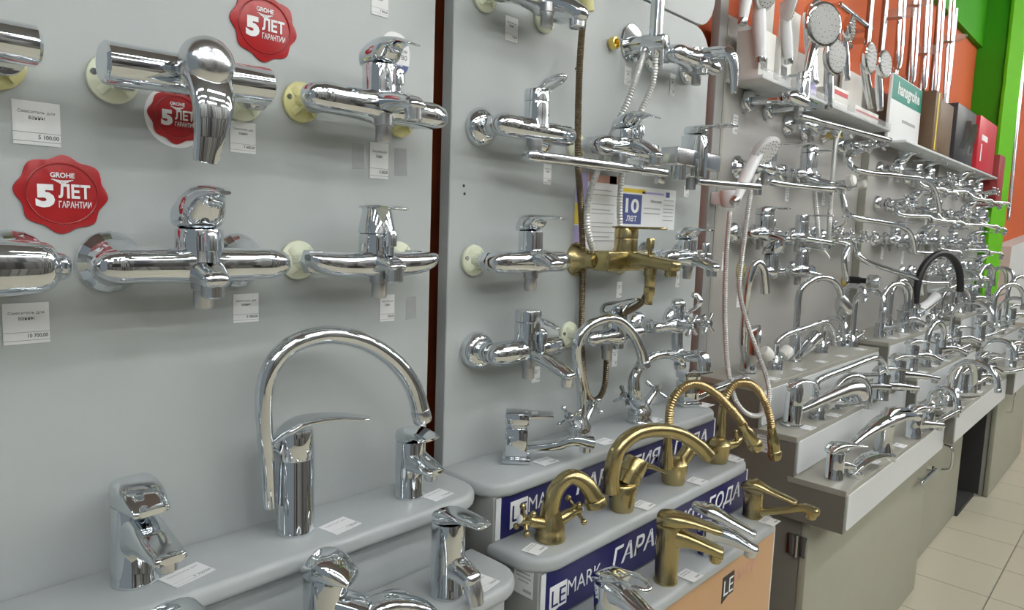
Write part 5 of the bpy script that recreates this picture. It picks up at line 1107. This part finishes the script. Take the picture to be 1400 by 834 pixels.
# front tier of the nearest counter
pill('chrome cylinder tap with pin lever, leftmost on the front tier', W(1140, 654, Z=ZT[1]), (.85, -.45), .070, .0225, .055)
o = W(1168, 652, Z=ZT[1]); q = frame(o, (.9, -.25)); t = thing('basin_tap', 'low chrome tap with a flat leaf-shaped arched spout on the front tier', 'tap', o)
bm = B(); lathe(bm, o, (0, 0, 1), [(.02, 0), (.02, .012), (.014, .016), (0, .016)], 20); obj('body', bm, CH, t)
bm = B(); sweep(bm, [q(-.01, 0, .012), q(.03, 0, .038), q(.08, 0, .046), q(.13, 0, .040), q(.16, 0, .024)], [(.012, .006), (.019, .007), (.022, .008), (.022, .008), (.016, .006)], seg=16, up=(0, 0, 1), e=2.6, cap='dome'); obj('spout', bm, CH, t)
o = W(1206, 622, Z=ZT[1]); q = frame(o, (.97, -.2)); t = thing('kitchen_tap', 'large chrome tap with flared foot and broad wavy body, mid front tier', 'tap', o)
bm = B(); lathe(bm, o, (0, 0, 1), [(.036, 0), (.036, .004), (.026, .012), (.022, .05), (.026, .09), (0, .095)], 24); obj('body', bm, CH, t)
bm = B(); sweep(bm, [q(-.16, .02, .035), q(-.10, .01, .07), q(-.03, 0, .098), q(.05, 0, .108), q(.14, 0, .10), q(.19, 0, .085)], [(.010, .008), (.016, .012), (.026, .018), (.030, .018), (.022, .013), (.014, .010)], seg=20, up=(0, 0, 1), cap='dome'); obj('spout', bm, CH, t)
bm = B(); sweep(bm, [q(.0, .0, .11), q(.02, .0, .13), q(.09, 0, .128), q(.15, 0, .115)], [(.02, .012), (.02, .009), (.014, .005), (.009, .004)], seg=14, up=(0, 0, 1), cap='dome'); obj('lever', bm, CH, t)
pill('chrome lever tap on the front tier right of the large flared tap', W(1248, 598, Z=ZT[1]), (.8, -.4), .08, .022, .12)
pill('chrome bar-spout tap second from the right end of the front tier', W(1266, 586, Z=ZT[1]), (.95, -.25), .06, .022, .20, low=True)
two('chrome tap with pink-centred cross handles at the right end of the front tier', W(1268, 572, Z=ZT[1]), (.9, -.3), .12, .10, 'cross', PINK)
# second counter
b3, b2, b1 = .997+.0225, .883+.0225, .776+.0225
kinds = ['goose', 'pill', 'two', 'low', 'goose', 'two', 'pill']
nmk = {'goose': 'chrome gooseneck tap', 'pill': 'chrome lever tap', 'two': 'chrome cross-handle tap', 'low': 'chrome bar-spout tap'}
def far_row(cn, tier, z, y, xs, kk, big=1.):
    for i, x in enumerate(xs):
        kd = kk[i % len(kk)]; o = (x, y+random.uniform(-.015, .015), z); lb = '%s, %s from left, %s tier of the %s' % (nmk[kd], ORD[i], tier, cn)
        d = (random.uniform(.6, .95), random.uniform(-.6, -.2))
        if kd == 'goose': goose(lb, o, d, random.uniform(.20, .27)*big, random.uniform(.15, .2)*big, .011)
        elif kd == 'pill': pill(lb, o, d, random.uniform(.085, .12), .023, random.uniform(.11, .15), arch=.012)
        elif kd == 'low': pill(lb, o, d, random.uniform(.06, .08), .023, random.uniform(.17, .22), low=True)
        else: two(lb, o, (.93, -.2), random.uniform(.16, .24), random.uniform(.12, .17), 'cross' if i % 2 else 'flare')
far_row(NB, 'top', b3, .785, (2.95, 3.07, 3.22, 3.70, 3.83), ['goose', 'goose', 'pill', 'two', 'goose'], .85)
far_row(NB, 'middle', b2, .675, (2.97, 3.12, 3.28, 3.44, 3.60, 3.73), ['pill', 'goose', 'pill', 'low', 'two', 'pill'], .75)
far_row(NB, 'front', b1, .545, (2.95, 3.275, 3.40, 3.52, 3.63, 3.74), ['two', 'low', 'pill', 'pill', 'two', 'low'])
o = W(1305, 560, Z=b1); goose('chrome arch tap with inner curved lever, in front on the second taupe counter', (3.04, .545, b1), (.95, -.2), .145, .17, .013, body_h=.03)
o = V((3.34, .77, b3)); goose('tall tap with a matt black gooseneck spout on the second taupe counter', o, (.93, -.35), .33, .30, .015, sm=BLK, body_h=.11)
o = V((3.50, .785, b3)); t = thing('spray_tap', 'white plastic tap with a slanted white spray handle behind the bright arches', 'tap', o)
bm = B(); lathe(bm, o, (0, 0, 1), [(.03, 0), (.03, .006), (.024, .01), (.024, .05), (.036, .06), (.038, .085), (.03, .095), (0, .096)], 22); obj('body', bm, WHP, t)
bm = B(); sweep(bm, [o+V((0, 0, .085)), o+V((.05, -.02, .105)), o+V((.09, -.04, .140))], [.017, .019, .021], seg=16, cap='flat'); obj('handle', bm, WHP, t)
c3, c2, c1 = .997+.0445, .883+.0445, .776+.0445
far_row(NC, 'top', c3, .755, (4.01, 4.18, 4.36, 4.56, 4.78, 4.98), ['two', 'pill', 'pill', 'goose', 'two', 'goose'], .95)
far_row(NC, 'middle', c2, .645, (4.01, 4.17, 4.34, 4.55, 4.80, 5.0), ['low', 'pill', 'goose', 'two', 'goose', 'pill'], 1.1)
far_row(NC, 'front', c1, .515, (4.02, 4.16, 4.32, 4.48, 4.90), ['pill', 'low', 'two', 'pill', 'goose'])
goose('antique brass gooseneck tap at the right edge among chrome ones', (4.68, .515, c1), (.85, -.3), .26, .16, .013, m=BR)
# price tags on the far counters
def ft(label, x, y, z): price_tag(label, V((x, y, z+.0004)), XA, YA, .045, .032, None, 2)
for cn, zz, dy, xs in (('nearest taupe counter', (.997, .883, .776), 0, (1.93, 2.12, 2.32, 2.52, 2.71)), ('second taupe counter', (1.019, .905, .798), -.03, (2.98, 3.17, 3.36, 3.56, 3.76)), ('farthest taupe counter', (1.041, .927, .820), -.06, (4.05, 4.30, 4.55, 4.80))):
    for tn, z, y in (('top', zz[0], .785), ('middle', zz[1], .675), ('front', zz[2], .545)):
        for i, x in enumerate(xs): ft('price tag, %s from left along the %s tier of the %s' % (ORD[i], tn, cn), x+random.uniform(-.02, .02), y+dy+random.uniform(-.006, .008), z)
for i, (px, py, lb) in enumerate(((1005, 170, 'price tag below the leftmost top-row mixer of the taupe board'), (1076, 264, 'price tag under the second row mixer behind the white hand shower'), (1126, 270, 'price tag right of the short hose on the taupe board'), (1070, 335, 'price tag under the broad third-row mixer'), (990, 357, 'narrow price tag at the left edge of the taupe board, behind the hoses'), (1010, 408, 'narrow price tag low on the taupe board beside the looping hose'), (1160, 348, 'price tag under the cross-handle mixers of the third row'), (1155, 212, 'price tag below the brass stop valve'))):
    tagY(lb, px, py, .030, .055, None, YA_, 4)
for i, (px, py, Yb, lb) in enumerate(((1206, 345, YB_, 'tall price tag low on the second taupe board, left one'), (1234, 352, YB_, 'price tag low on the second taupe board, right one'), (1240, 298, YB_, 'price tag in the middle of the second taupe board'), (1266, 302, YB_, 'price tag right of the middle one on the second taupe board'))):
    tagY(lb, px, py, .035, .06, None, Yb, 4)
